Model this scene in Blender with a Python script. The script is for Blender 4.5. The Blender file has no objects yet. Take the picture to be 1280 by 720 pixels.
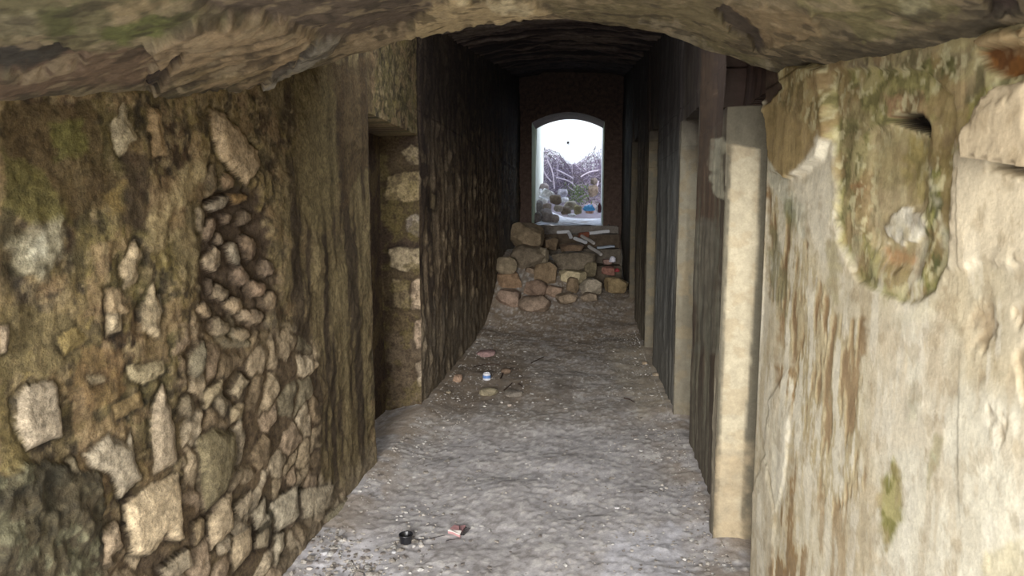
import bpy, bmesh, math, random
import numpy as np
from mathutils import Vector, Matrix
sc = bpy.context.scene
COL = sc.collection
rng = np.random.default_rng(7)

# ------------------------------------------------------------------ camera model (1280x720 frame)
F, CX, CY = 853.0, 640.0, 360.0
PITCH, YAW = math.radians(-6.55), math.radians(6.0)
fw = np.array([-math.sin(YAW)*math.cos(PITCH), math.cos(YAW)*math.cos(PITCH), math.sin(PITCH)])
rt = np.array([math.cos(YAW), math.sin(YAW), 0.0])
up = np.cross(rt, fw)
EYE = np.array([0, 0, 1.6])
XL, XR, YEND = -1.27, 0.72, 13.5

def hit(x, y, ax, v):
    r = fw*F + rt*(x-CX) + up*(CY-y)
    return EYE + r*((v-EYE[ax])/r[ax])
def project(P):
    q = P-EYE; w = np.maximum(q@fw, 0.05)
    return CX+F*(q@rt)/w, CY-F*(q@up)/w

cam_d = bpy.data.cameras.new('camera'); cam = bpy.data.objects.new('camera', cam_d); COL.objects.link(cam)
cam_d.sensor_width = 36; cam_d.lens = 36*F/1280; cam_d.clip_start = 0.05; cam_d.clip_end = 200
cam.matrix_world = Matrix(((rt[0], up[0], -fw[0], 0), (rt[1], up[1], -fw[1], 0), (rt[2], up[2], -fw[2], 1.6), (0, 0, 0, 1)))
cam_d.dof.use_dof = True; cam_d.dof.focus_distance = 4.6; cam_d.dof.aperture_fstop = 8.0
sc.camera = cam

# ------------------------------------------------------------------ numeric helpers
def lin(c):
    c = np.asarray(c, float)/255.0
    return np.where(c <= .04045, c/12.92, ((c+.055)/1.055)**2.4)
def ss(a, b, x):
    t = np.clip((x-a)/(b-a), 0, 1); return t*t*(3-2*t)
def mix(a, b, t):
    return a+(b-a)*t
def _hash(ix, iy, iz, seed):
    h = (ix.astype(np.int64)*374761393 + iy.astype(np.int64)*668265263 + iz.astype(np.int64)*2147483647 + seed*1274126177) & 0xffffffff
    h = ((h ^ (h >> 13))*1274126177) & 0xffffffff
    h = ((h ^ (h >> 16))*2246822519) & 0xffffffff
    return ((h ^ (h >> 15)) & 0xffffff)/float(0xffffff)
def vnoise(P, seed=0):
    i = np.floor(P).astype(np.int64); f = P-i; f = f*f*f*(f*(f*6-15)+10)
    r = 0
    for dx in (0, 1):
        wx = f[:, 0] if dx else 1-f[:, 0]
        for dy in (0, 1):
            wy = f[:, 1] if dy else 1-f[:, 1]
            for dz in (0, 1):
                wz = f[:, 2] if dz else 1-f[:, 2]
                r = r+wx*wy*wz*_hash(i[:, 0]+dx, i[:, 1]+dy, i[:, 2]+dz, seed)
    return r
def fbm(P, octv=4, seed=0, gain=.5):
    P = np.asarray(P, float); a, s, n = 1.0, 0, 0
    for o in range(octv):
        s = s+a*vnoise(P*(2.03**o)+o*17.3, seed+o*31); n += a; a *= gain
    return s/n
def P3(a, b, c=None):
    return np.stack([a, b, np.zeros_like(a) if c is None else c], 1)
def worley(a, b, seed=0, jitter=.85):
    ia = np.floor(a).astype(np.int64); ib = np.floor(b).astype(np.int64); z = np.zeros_like(ia)
    f1 = np.full(a.shape, 9.); f2 = np.full(a.shape, 9.); idv = np.zeros(a.shape)
    for da in (-1, 0, 1):
        for db in (-1, 0, 1):
            ca, cb = ia+da, ib+db
            pa = ca+.5+(_hash(ca, cb, z, seed)-.5)*jitter; pb = cb+.5+(_hash(ca, cb, z, seed+5)-.5)*jitter
            d = np.hypot(a-pa, b-pb); k = _hash(ca, cb, z, seed+9)
            c = d < f1
            f2 = np.where(c, f1, np.minimum(f2, d)); idv = np.where(c, k, idv); f1 = np.where(c, d, f1)
    return f1, f2, idv

# ------------------------------------------------------------------ surfaces painted and carved vertex by vertex
class Surf:
    """a carved wall surface: undisplaced points, relief height and mineral colour per vertex"""
    def __init__(s, pos, nrm, base, ok=None):
        s.pos, s.nrm = pos, nrm
        s.u, s.v = project(pos)
        s.n = len(pos)
        s.col = np.tile(lin(base), (s.n, 1)); s.h = np.zeros(s.n)
        s.ok = np.ones(s.n, bool) if ok is None else ok
        q = P3(s.u, s.v)
        s.n1 = fbm(q/9., 3, 3)-.5; s.n2 = fbm(q/30., 3, 8)-.5
        s.n3 = fbm(q/3.5, 2, 13)-.5
        s.stone = np.zeros(s.n)
    def sd(s, pts, pad=24):
        pts = np.asarray(pts, float)
        out = np.full(s.n, -99.)
        lo, hi = pts.min(0)-pad, pts.max(0)+pad
        k = np.nonzero((s.u > lo[0]) & (s.u < hi[0]) & (s.v > lo[1]) & (s.v < hi[1]) & s.ok)[0]
        if not len(k): return out
        x, y = s.u[k], s.v[k]
        d = np.full(len(k), 1e9); ins = np.zeros(len(k), bool)
        for i in range(len(pts)):
            a, b = pts[i], pts[(i+1) % len(pts)]
            e = b-a; t = np.clip(((x-a[0])*e[0]+(y-a[1])*e[1])/(e@e+1e-9), 0, 1)
            d = np.minimum(d, np.hypot(x-a[0]-t*e[0], y-a[1]-t*e[1]))
            if a[1] != b[1]:
                c = ((a[1] > y) != (b[1] > y)) & (x < (b[0]-a[0])*(y-a[1])/(b[1]-a[1])+a[0])
                ins ^= c
        out[k] = np.where(ins, d, -d)
        return out
    def mask(s, pts, edge=3, rag=6, rag2=8, pad=24):
        return ss(-edge, edge, s.sd(pts, pad+edge)+s.n1*rag*2+s.n2*rag2*2)
    def blend(s, m, c, var=.0, vn=None):
        c = lin(c); k = m[:, None]
        f = 1+var*((s.n1 if vn is None else vn)*2.2)
        s.col = s.col*(1-k)+(c[None]*f[:, None])*k
    def patch(s, pts, c, edge=4, rag=7, rag2=9, amt=1., var=.35, h=0.):
        m = s.mask(pts, edge, rag, rag2)*amt
        s.blend(m, c, var); s.h += h*m
        return m
    def rock(s, pts, c, h=.02, edge=1.4, rag=1.8, ring=.6, var=.4):
        d = s.sd(pts)+s.n1*rag*2+s.n2*rag*1.5
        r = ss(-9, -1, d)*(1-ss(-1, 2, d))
        s.col *= (1-r*ring)[:, None]  # ring round each stone: mortar dirt plus crevice shade painted into the colour
        s.h -= r*h*.35
        m = ss(-edge, edge, d)
        f = np.clip(1+var*(s.n2*1.6+s.n1*1.6+s.n3*.8), .3, 2)
        s.col = s.col*(1-m[:, None])+lin(c)[None]*f[:, None]*m[:, None]
        hh = ss(-1, 9, d)*h*(1+s.n2*1.2)
        s.h = np.maximum(s.h*(1-.8*m), 0)*(m > 0)+s.h*(m <= 0)
        s.h += hh
        s.stone = np.maximum(s.stone, m)
    def ell(s, cx, cy, rx, ry, c, rot=0, **k):
        a = np.linspace(0, 2*math.pi, 11)[:-1]
        w = 1+.14*np.sin(a*2+cx)+.1*np.sin(a*3+cy)
        x, y = rx*np.cos(a)*w, ry*np.sin(a)*w; r = math.radians(rot)
        s.rock(np.stack([cx+x*math.cos(r)-y*math.sin(r), cy+x*math.sin(r)+y*math.cos(r)], 1), c, **k)
    def points(s):
        return s.pos+s.nrm*s.h[:, None]

def link_mesh(name, V, faces, mat, parent=None, col=None, smooth=True, quads=True):
    me = bpy.data.meshes.new(name)
    V = np.asarray(V, np.float32); Fc = np.asarray(faces, np.int32); k = Fc.shape[1]
    me.vertices.add(len(V)); me.vertices.foreach_set('co', V.ravel())
    me.loops.add(Fc.size); me.loops.foreach_set('vertex_index', Fc.ravel())
    me.polygons.add(len(Fc)); me.polygons.foreach_set('loop_start', np.arange(0, Fc.size, k, dtype=np.int32))
    me.polygons.foreach_set('loop_total', np.full(len(Fc), k, np.int32))
    me.update(calc_edges=True)
    me.polygons.foreach_set('use_smooth', np.full(len(Fc), smooth))
    if col is not None:
        a = me.color_attributes.new('Col', 'FLOAT_COLOR', 'POINT')
        c = np.ones((len(V), 4), np.float32); c[:, :3] = np.clip(col, 0.001, .95); a.data.foreach_set('color', c.ravel())
    me.materials.append(mat)
    o = bpy.data.objects.new(name, me); COL.objects.link(o); o.parent = parent
    return o
def grid_faces(nr, nc, flip=False):
    i = np.arange(nr*nc).reshape(nr, nc)
    a, b, c, d = i[:-1, :-1].ravel(), i[:-1, 1:].ravel(), i[1:, 1:].ravel(), i[1:, :-1].ravel()
    return np.stack([a, d, c, b] if flip else [a, b, c, d], 1)
def struct(o, label=None, kind='structure'):
    o['kind'] = kind
    if label: o['label'] = label
    return o
def tag(o, label, cat, group=None, kind=None):
    o['label'] = label; o['category'] = cat
    if group: o['group'] = group
    if kind: o['kind'] = kind
    return o
def empty(name, loc, label, cat, group=None):
    o = bpy.data.objects.new(name, None); COL.objects.link(o); o.location = loc; o.empty_display_size = .1
    return tag(o, label, cat, group)

# ------------------------------------------------------------------ materials
def nodes(name):
    m = bpy.data.materials.new(name); m.use_nodes = True
    nt = m.node_tree; b = nt.nodes['Principled BSDF']
    b.inputs['Specular IOR Level'].default_value = .2
    return m, nt, b
def mineral(name, scale=40., bump=.5, dist=.01, rough=.93, vary=.5, tint=(1, 1, 1), gain=1.0, attr='Col', plain=None, streak=None):
    m, nt, b = nodes(name); N, L = nt.nodes.new, nt.links.new
    tc = N('ShaderNodeTexCoord'); src = tc.outputs['Object']
    n1 = N('ShaderNodeTexNoise'); n1.inputs['Scale'].default_value = scale; n1.inputs['Detail'].default_value = 8; n1.inputs['Roughness'].default_value = .65
    n2 = N('ShaderNodeTexNoise'); n2.inputs['Scale'].default_value = scale*4.2; n2.inputs['Detail'].default_value = 6; n2.inputs['Roughness'].default_value = .7
    L(src, n1.inputs['Vector']); L(src, n2.inputs['Vector'])
    if streak:
        mp = N('ShaderNodeMapping'); mp.inputs['Scale'].default_value = (1, 1, streak); L(src, mp.inputs['Vector']); L(mp.outputs[0], n1.inputs['Vector'])
    r = N('ShaderNodeMapRange'); r.inputs['From Min'].default_value = .3; r.inputs['From Max'].default_value = .7
    r.inputs['To Min'].default_value = 1-vary; r.inputs['To Max'].default_value = 1+vary; L(n1.outputs['Fac'], r.inputs['Value'])
    r2 = N('ShaderNodeMapRange'); r2.inputs['From Min'].default_value = .3; r2.inputs['From Max'].default_value = .7
    r2.inputs['To Min'].default_value = 1-vary*.8; r2.inputs['To Max'].default_value = 1+vary*.8; L(n2.outputs['Fac'], r2.inputs['Value'])
    mu = N('ShaderNodeMath'); mu.operation = 'MULTIPLY'; L(r.outputs[0], mu.inputs[0]); L(r2.outputs[0], mu.inputs[1])
    if plain is None:
        a = N('ShaderNodeAttribute'); a.attribute_name = attr; cs = a.outputs['Color']
    else:
        a = N('ShaderNodeRGB'); a.outputs[0].default_value = (*lin(plain), 1); cs = a.outputs[0]
    vm = N('ShaderNodeVectorMath'); vm.operation = 'SCALE'; L(cs, vm.inputs[0]); L(mu.outputs[0], vm.inputs['Scale'])
    vt = N('ShaderNodeVectorMath'); vt.operation = 'MULTIPLY'; L(vm.outputs[0], vt.inputs[0]); vt.inputs[1].default_value = [t*gain for t in tint]
    L(vt.outputs[0], b.inputs['Base Color'])
    ad = N('ShaderNodeMath'); ad.operation = 'MULTIPLY_ADD'; ad.inputs[1].default_value = .4; L(n2.outputs['Fac'], ad.inputs[0]); L(n1.outputs['Fac'], ad.inputs[2])
    bp = N('ShaderNodeBump'); bp.inputs['Strength'].default_value = bump; bp.inputs['Distance'].default_value = dist
    L(ad.outputs[0], bp.inputs['Height']); L(bp.outputs[0], b.inputs['Normal'])
    b.inputs['Roughness'].default_value = rough
    return m
def flat(name, c, rough=.6, metal=0., spec=.3, trans=0., vary=.12, scale=60):
    m = mineral(name, scale=scale, bump=.15, dist=.003, rough=rough, vary=vary, plain=c)
    b = m.node_tree.nodes['Principled BSDF']; b.inputs['Metallic'].default_value = metal; b.inputs['Specular IOR Level'].default_value = spec
    return m

# brightness of the albedos relative to the colours noted from the photograph
G_LEFT, G_RIGHT, G_VAULT, G_FLOOR = 1.05, .87, 1.15, 1.3
M_left = mineral('mossy_masonry', 55, .65, .012, vary=.55, gain=G_LEFT)
M_right = mineral('flaking_plaster', 26, .35, .008, vary=.16, gain=G_RIGHT)
M_vault = mineral('rough_vault_render', 30, .5, .012, vary=.3, gain=G_VAULT)
M_ceil = mineral('dark_ceiling', 18, .6, .02, vary=.4)
M_floor = mineral('dusty_floor', 90, .4, .006, vary=.2, gain=G_FLOOR)
M_end = mineral('dark_end_wall', 14, .6, .02, vary=.4)
M_out = mineral('bleached_render', 6, .2, .01, vary=.06)

# ------------------------------------------------------------------ wall path builder
def rows_of(zmax, tops, dz=.0065):
    z = list(np.arange(-.12, 2.35, dz))+list(np.arange(2.35, zmax, .014))
    for t in tops: z += [t-.004, t+.004]
    return np.array(sorted(z))
def wall_path(x0, recs, d0, d1, sign, k=.0033):
    """columns along a wall: flush x, recess x, d, normal in plan, jamb flag, recess index"""
    C = []
    def run(da, db, fx, rx, ri):
        d = da
        while d < db-1e-6:
            C.append((fx, rx, d, sign*-1, 0, 0, ri)); d += max(.004, k*max(d, 1.2))
    cur = d0
    for i, (a, b, dep, ztop, proud) in enumerate(recs):
        run(cur, a, x0, x0, -1)
        n = max(6, int(dep/.008))
        for t in np.linspace(0, 1, n): C.append((x0, x0+sign*dep*t, a+.006*t, 0, 1, 0, i))       # near jamb looks down the passage
        run(a+.012, b-.012, x0, x0+sign*dep, i)
        for t in np.linspace(1, 0, n): C.append((x0, x0+sign*(dep*t-proud*(1-t)), b-.006*t, 0, -1, 1, i))    # far jamb faces the camera
        if proud:
            for t in np.linspace(0, 1, 14): C.append((x0, x0-sign*proud, b+.09*t, -sign, 0, 2, i))
            for t in np.linspace(0, 1, 8): C.append((x0, x0-sign*proud*(1-t), b+.09+.02*t, -sign*.5, .5, 0, -1))
            cur = b+.115
        else: cur = b+.01
    run(cur, d1, x0, x0, -1); C.append((x0, x0, d1, -sign, 0, 0, -1))
    return np.array(C)
def wall_surface(C, Z, tops, base):
    nc, nr = len(C), len(Z)
    zz = np.repeat(Z, nc); c = np.tile(C, (nr, 1))
    top = np.array(list(tops)+[0.])[c[:, 6].astype(int)]
    w = np.where(c[:, 6] >= 0, (zz < top).astype(float), 1.)
    pos = np.stack([c[:, 0]+(c[:, 1]-c[:, 0])*w, c[:, 2], zz], 1)
    nx = np.where(w > 0, c[:, 3], 0); ny = np.where(w > 0, c[:, 4], 0)
    sgn = -np.sign(C[0, 0])
    nx = np.where((w == 0), sgn, nx); ny = np.where(w == 0, 0, ny)
    l = np.maximum(np.hypot(nx, ny), 1e-6)
    s = Surf(pos, np.stack([nx/l, ny/l, nx*0], 1), base)
    s.d, s.z, s.jamb, s.ri, s.w = c[:, 2], zz, c[:, 5]*w, c[:, 6], w
    s.nr, s.nc = nr, nc
    return s

# ================================================================== LEFT WALL
topsL = [2.16]
CL = wall_path(XL, [(3.98, 5.2, .30, 2.16, 0.)], .25, YEND, -1)
ZL = rows_of(4.35, topsL)
L = wall_surface(CL, ZL, topsL, (86, 74, 48))
face = (L.jamb == 0)
q = L.pos
big = fbm(q*1.7, 4, 21); med = fbm(q*6., 4, 33); fine = fbm(q*22., 3, 45)
strk = fbm(np.stack([q[:, 0]*8, q[:, 1]*16, q[:, 2]*1.6], 1), 4, 51)
L.blend(ss(.40, .62, med), (112, 94, 60)); L.blend(ss(.5, .66, big)*.8, (84, 76, 46))
L.blend(ss(.52, .64, fbm(q*4+9, 4, 61))*.85, (64, 48, 34)); L.blend(ss(.58, .68, fbm(q*9+3, 3, 71))*.8, (42, 35, 28))
L.blend(ss(.56, .70, fbm(q*13+5, 3, 77))*.55, (128, 112, 66))
L.blend(ss(.52, .62, fine)*.35, (120, 104, 74)); L.blend(ss(.40, .30, fine)*.5, (40, 34, 26))
L.h += (med-.5)*.05+(fine-.5)*.02+(big-.5)*.05
sp1 = fbm(q*38+1, 3, 81); sp2 = fbm(q*30+8, 3, 83)
L.blend(ss(.57, .66, sp1)*.6, (140, 122, 88)); L.blend(ss(.58, .68, sp2)*.6, (38, 33, 26)); L.blend(ss(.56, .64, fbm(q*12+2, 4, 85))*.5, (134, 110, 78))
# streaked column before the recess
m = ss(330, 375, L.u+L.n2*60)*(1-ss(455, 470, L.u))*(L.d < 4.05)
L.blend(m*.75, (86, 74, 50)); L.blend(m*ss(.50, .60, strk)*.9, (52, 42, 30)); L.blend(m*ss(.47, .38, strk)*.7, (112, 98, 68))
L.patch([(370, 110), (420, 100), (425, 220), (405, 320), (375, 230)], (98, 86, 56), amt=.6)
L.patch([(415, 80), (465, 75), (462, 200), (430, 260)], (66, 52, 34), amt=.8)
L.patch([(0, 130), (110, 130), (150, 250), (60, 290), (0, 260)], (76, 62, 38), amt=.8)
L.patch([(55, 150), (100, 145), (110, 190), (70, 200)], (98, 94, 48), amt=.75)
L.patch([(0, 190), (60, 220), (90, 280), (40, 280), (0, 260)], (90, 84, 44), amt=.75)
L.patch([(0, 260), (50, 300), (60, 340), (0, 350)], (56, 50, 32), amt=.8)
L.patch([(0, 380), (90, 390), (120, 450), (60, 470), (0, 470)], (94, 82, 52), amt=.7)
L.patch([(0, 480), (30, 520), (40, 600), (0, 620)], (96, 84, 48), amt=.7)
L.patch([(150, 190), (180, 190), (180, 290), (150, 280)], (58, 46, 34), amt=.8)
L.patch([(95, 430), (150, 440), (150, 500), (110, 520), (90, 480)], (112, 88, 56), amt=.6)
m = L.patch([(-20, 600), (60, 570), (120, 590), (140, 700), (130, 740), (-20, 740)], (46, 43, 32), amt=.85, h=.02)
L.blend(m*ss(.54, .62, fbm(q*26, 3, 91)), (92, 88, 66)); L.h += m*(fine-.5)*.05
# dark mortar bed with rounded pebbles
L.patch([(245, 265), (262, 238), (320, 235), (338, 300), (345, 360), (330, 420), (250, 420), (248, 330)], (62, 50, 38), amt=.95, h=-.02, var=.2)
# rubble masonry lower right: irregular stones in earthy mortar
reg = L.mask([(228, 450), (262, 300), (336, 330), (352, 400), (385, 430), (395, 590), (445, 625), (440, 720), (110, 745), (140, 690), (226, 600)], 8, 10, 14)*(L.d < 3.99)*ss(340, 470, L.v+L.n2*60)
a_, b_ = L.d*6.6+L.n2*.25*0+(fbm(q*9, 2, 14)-.5)*.9, L.z*8.6+(fbm(q*9+4, 2, 15)-.5)*.9
f1, f2, idv = worley(a_, b_, 4, .9)
ed = f2-f1
st = ss(.05, .13, ed+(fine-.5)*.16)*(idv > .2)*reg
L.blend(reg*.8, (76, 62, 46)); L.h += -reg*.012
k = st*.85
pal = np.array([lin(c) for c in [(150, 132, 104), (128, 112, 88), (142, 122, 98), (112, 102, 80), (158, 142, 116), (104, 88, 66)]])
pc = pal[(idv*997).astype(int) % 6]*np.clip(1+.7*L.n2+.6*L.n1, .4, 1.8)[:, None]
L.col = L.col*(1-k[:, None])+pc*k[:, None]; L.h += k*(.022+.02*(idv-.5))*ss(.07, .4, ed)
L.stone = np.maximum(L.stone, k)
Z1 = lambda pts: [(x/2.117, 380+y/2.117) for x, y in pts]
Z0 = lambda pts: [(x/2.181, 60+y/2.181) for x, y in pts]
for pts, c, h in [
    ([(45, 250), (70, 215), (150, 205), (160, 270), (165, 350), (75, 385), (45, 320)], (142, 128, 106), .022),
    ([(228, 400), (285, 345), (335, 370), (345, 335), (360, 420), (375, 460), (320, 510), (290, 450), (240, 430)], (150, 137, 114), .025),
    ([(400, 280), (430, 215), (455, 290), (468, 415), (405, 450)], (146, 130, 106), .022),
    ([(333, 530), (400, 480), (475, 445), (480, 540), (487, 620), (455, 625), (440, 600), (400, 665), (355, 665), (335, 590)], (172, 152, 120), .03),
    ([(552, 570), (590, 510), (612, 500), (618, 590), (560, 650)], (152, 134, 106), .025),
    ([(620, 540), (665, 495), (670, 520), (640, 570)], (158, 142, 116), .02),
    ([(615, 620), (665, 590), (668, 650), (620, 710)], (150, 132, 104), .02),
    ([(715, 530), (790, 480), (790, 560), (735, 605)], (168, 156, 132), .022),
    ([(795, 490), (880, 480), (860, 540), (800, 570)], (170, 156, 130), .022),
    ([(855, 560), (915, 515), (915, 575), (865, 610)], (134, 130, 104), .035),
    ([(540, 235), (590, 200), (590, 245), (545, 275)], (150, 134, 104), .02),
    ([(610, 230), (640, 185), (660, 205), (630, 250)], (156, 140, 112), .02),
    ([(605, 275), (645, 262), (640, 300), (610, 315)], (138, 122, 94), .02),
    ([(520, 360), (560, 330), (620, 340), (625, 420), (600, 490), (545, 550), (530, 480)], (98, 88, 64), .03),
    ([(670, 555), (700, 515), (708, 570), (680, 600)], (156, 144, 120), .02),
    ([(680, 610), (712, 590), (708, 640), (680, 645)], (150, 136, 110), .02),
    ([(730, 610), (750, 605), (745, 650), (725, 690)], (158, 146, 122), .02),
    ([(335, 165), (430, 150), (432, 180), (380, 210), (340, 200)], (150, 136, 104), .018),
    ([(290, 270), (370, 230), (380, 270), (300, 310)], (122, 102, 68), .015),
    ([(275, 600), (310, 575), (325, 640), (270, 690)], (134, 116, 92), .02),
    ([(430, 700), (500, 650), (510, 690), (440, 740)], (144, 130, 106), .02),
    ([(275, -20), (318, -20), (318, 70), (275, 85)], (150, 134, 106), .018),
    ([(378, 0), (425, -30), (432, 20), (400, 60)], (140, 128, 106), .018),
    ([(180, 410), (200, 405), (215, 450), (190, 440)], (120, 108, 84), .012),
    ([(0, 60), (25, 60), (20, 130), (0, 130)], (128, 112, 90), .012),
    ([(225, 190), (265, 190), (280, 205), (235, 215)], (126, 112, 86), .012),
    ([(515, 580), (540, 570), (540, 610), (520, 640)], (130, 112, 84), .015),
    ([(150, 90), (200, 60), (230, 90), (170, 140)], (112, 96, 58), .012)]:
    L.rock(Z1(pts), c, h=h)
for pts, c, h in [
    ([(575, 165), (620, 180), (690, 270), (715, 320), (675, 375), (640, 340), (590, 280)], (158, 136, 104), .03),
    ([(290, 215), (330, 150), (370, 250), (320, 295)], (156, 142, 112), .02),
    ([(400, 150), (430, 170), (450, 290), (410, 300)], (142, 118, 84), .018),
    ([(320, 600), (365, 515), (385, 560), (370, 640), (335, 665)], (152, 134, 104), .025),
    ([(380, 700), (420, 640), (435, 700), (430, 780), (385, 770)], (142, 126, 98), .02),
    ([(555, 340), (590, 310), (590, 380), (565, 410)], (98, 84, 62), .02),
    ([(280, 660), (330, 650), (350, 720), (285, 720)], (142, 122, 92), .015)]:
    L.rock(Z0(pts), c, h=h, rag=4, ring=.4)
L.patch(Z0([(400, 480), (480, 350), (560, 290), (540, 380), (480, 450), (430, 560), (405, 550)]), (150, 132, 94), edge=7, amt=.85, h=.015)
L.patch(Z0([(40, 540), (90, 490), (160, 470), (170, 560), (110, 620), (50, 590)]), (146, 138, 112), edge=10, amt=.85, h=.015)
L.patch(Z0([(75, 530), (105, 515), (110, 560), (85, 570)]), (176, 170, 146), edge=6, amt=.8)
L.patch(Z0([(280, 400), (330, 370), (325, 440), (290, 450)]), (122, 102, 60), edge=6, amt=.8)
L.patch(Z0([(500, 420), (560, 420), (545, 620), (500, 660), (480, 560)]), (98, 86, 58), edge=6, amt=.7, h=.01)
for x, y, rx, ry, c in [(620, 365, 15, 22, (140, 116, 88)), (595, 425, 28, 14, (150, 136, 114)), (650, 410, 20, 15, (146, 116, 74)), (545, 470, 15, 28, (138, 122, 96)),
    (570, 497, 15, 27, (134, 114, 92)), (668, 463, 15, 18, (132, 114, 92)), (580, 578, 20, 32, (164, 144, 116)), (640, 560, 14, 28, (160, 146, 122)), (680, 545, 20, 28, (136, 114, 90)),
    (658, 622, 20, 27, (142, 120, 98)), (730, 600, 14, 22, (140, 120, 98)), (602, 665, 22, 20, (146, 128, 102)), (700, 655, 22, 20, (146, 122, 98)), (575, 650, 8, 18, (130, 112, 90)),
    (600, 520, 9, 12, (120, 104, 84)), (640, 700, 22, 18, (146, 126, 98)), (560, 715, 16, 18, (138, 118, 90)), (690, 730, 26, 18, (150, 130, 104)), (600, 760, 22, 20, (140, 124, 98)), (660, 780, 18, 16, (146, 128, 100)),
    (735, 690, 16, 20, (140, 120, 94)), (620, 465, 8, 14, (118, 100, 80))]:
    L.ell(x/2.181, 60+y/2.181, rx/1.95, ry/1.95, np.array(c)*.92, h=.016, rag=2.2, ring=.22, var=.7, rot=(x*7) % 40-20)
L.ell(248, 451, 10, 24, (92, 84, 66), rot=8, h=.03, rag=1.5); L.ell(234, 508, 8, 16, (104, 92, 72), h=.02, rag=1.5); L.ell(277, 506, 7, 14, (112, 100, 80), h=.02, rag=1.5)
# pale dusty foot of the wall near the camera end of the passage
m = ss(.26, .04, L.z+L.n2*.2)*(L.d > 2.5)*(L.d < 4)
L.blend(m*.5, (136, 122, 100)); L.h += m*.03
# recess interior and the passage beyond
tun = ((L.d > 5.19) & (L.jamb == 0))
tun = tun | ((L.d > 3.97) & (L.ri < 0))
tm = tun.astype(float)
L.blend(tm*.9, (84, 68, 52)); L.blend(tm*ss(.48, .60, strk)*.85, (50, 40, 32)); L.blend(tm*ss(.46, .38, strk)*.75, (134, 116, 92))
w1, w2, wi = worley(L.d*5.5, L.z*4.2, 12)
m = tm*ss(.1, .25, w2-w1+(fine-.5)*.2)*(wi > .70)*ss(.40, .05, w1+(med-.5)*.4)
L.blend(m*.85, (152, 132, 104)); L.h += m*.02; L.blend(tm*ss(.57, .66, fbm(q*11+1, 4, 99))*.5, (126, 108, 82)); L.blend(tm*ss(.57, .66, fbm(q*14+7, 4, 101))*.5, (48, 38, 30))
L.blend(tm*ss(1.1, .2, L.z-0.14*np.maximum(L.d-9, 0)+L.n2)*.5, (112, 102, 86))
umber = tm*ss(1.4, 2.6, L.z-.06*(L.d-5)+L.n2*.4)  # darker towards the top; the far end darkens below too
L.blend(umber*.85, (44, 36, 32)); L.blend(tm*ss(9, 13, L.d)*.5, (46, 37, 32))
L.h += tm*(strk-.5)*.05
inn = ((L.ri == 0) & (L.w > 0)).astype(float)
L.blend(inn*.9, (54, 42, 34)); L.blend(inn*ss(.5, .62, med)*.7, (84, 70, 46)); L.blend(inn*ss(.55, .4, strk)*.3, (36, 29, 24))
jm = (L.jamb == 1)
L.ok = jm
L.patch([(478, 235), (525, 215), (525, 300), (490, 300)], (90, 78, 46), amt=.8); L.patch([(484, 320), (532, 300), (535, 420), (490, 420)], (88, 74, 52), amt=.7); L.patch([(486, 420), (545, 420), (545, 510), (486, 510)], (96, 82, 64), amt=.8)
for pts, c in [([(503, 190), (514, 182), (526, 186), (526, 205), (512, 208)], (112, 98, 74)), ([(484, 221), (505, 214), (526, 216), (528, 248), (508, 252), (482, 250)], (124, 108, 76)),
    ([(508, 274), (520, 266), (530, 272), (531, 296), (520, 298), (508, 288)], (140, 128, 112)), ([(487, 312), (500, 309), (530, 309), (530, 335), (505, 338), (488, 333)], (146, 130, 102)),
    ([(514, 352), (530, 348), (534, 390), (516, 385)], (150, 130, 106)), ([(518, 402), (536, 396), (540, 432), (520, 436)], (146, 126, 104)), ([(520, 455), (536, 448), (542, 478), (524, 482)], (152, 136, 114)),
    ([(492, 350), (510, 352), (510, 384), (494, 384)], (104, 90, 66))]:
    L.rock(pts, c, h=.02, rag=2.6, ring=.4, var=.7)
jn = fbm(q*24, 4, 95); L.blend(jm*ss(.52, .62, jn)*.55, (58, 46, 34)); L.blend(jm*ss(.56, .66, fbm(q*13+6, 4, 97))*.45, (96, 84, 48))
L.ok = ~jm
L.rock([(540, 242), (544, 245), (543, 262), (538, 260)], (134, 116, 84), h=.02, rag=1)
L.ok = np.ones(L.n, bool)
edge_fade = np.minimum(ss(0, .03, np.abs(L.d-3.98)), ss(0, .03, np.abs(L.d-5.2)))
L.h = L.h*mix(.3, 1, edge_fade)*.62
print('left', L.n)
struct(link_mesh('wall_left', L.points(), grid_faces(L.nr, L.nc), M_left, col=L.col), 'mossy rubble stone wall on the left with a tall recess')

# ================================================================== RIGHT WALL
recR = [(2.84, 3.22, .34, 2.06, .085), (4.55, 5.22, .3, 2.25, .02), (7.0, 7.75, .3, 2.45, .02), (9.6, 10.5, .3, 2.6, .02)]
topsR = [r[3] for r in recR]
CR = wall_path(XR, recR, .25, YEND, 1)
ZR = rows_of(4.35, topsR)
R = wall_surface(CR, ZR, topsR, (206, 194, 164))
q = R.pos
big = fbm(q*1.6+40, 4, 121); med = fbm(q*5.5, 4, 133); fine = fbm(q*22., 3, 145)
strk = fbm(np.stack([q[:, 0]*8, q[:, 1]*13, q[:, 2]*1.3], 1), 4, 151)
mot = fbm(np.stack([q[:, 0]*8, q[:, 1]*17, q[:, 2]*4.5], 1), 5, 155, .62)
strkw = fbm(np.stack([q[:, 0]*5, q[:, 1]*5, q[:, 2]*1.0], 1), 3, 161)
near = (R.d < 2.85).astype(float)
R.h += (big-.5)*.03+(med-.5)*.015*mix(1, .35, near)+(fine-.5)*.006*mix(1, .5, near)
R.blend(ss(.5, .66, med)*.35, (188, 172, 138)); R.blend(ss(.54, .64, strkw)*.4, (218, 208, 184)); R.blend(ss(.56, .66, fbm(q*7, 4, 171))*.35, (176, 156, 118))
R.ok = near > 0
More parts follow.
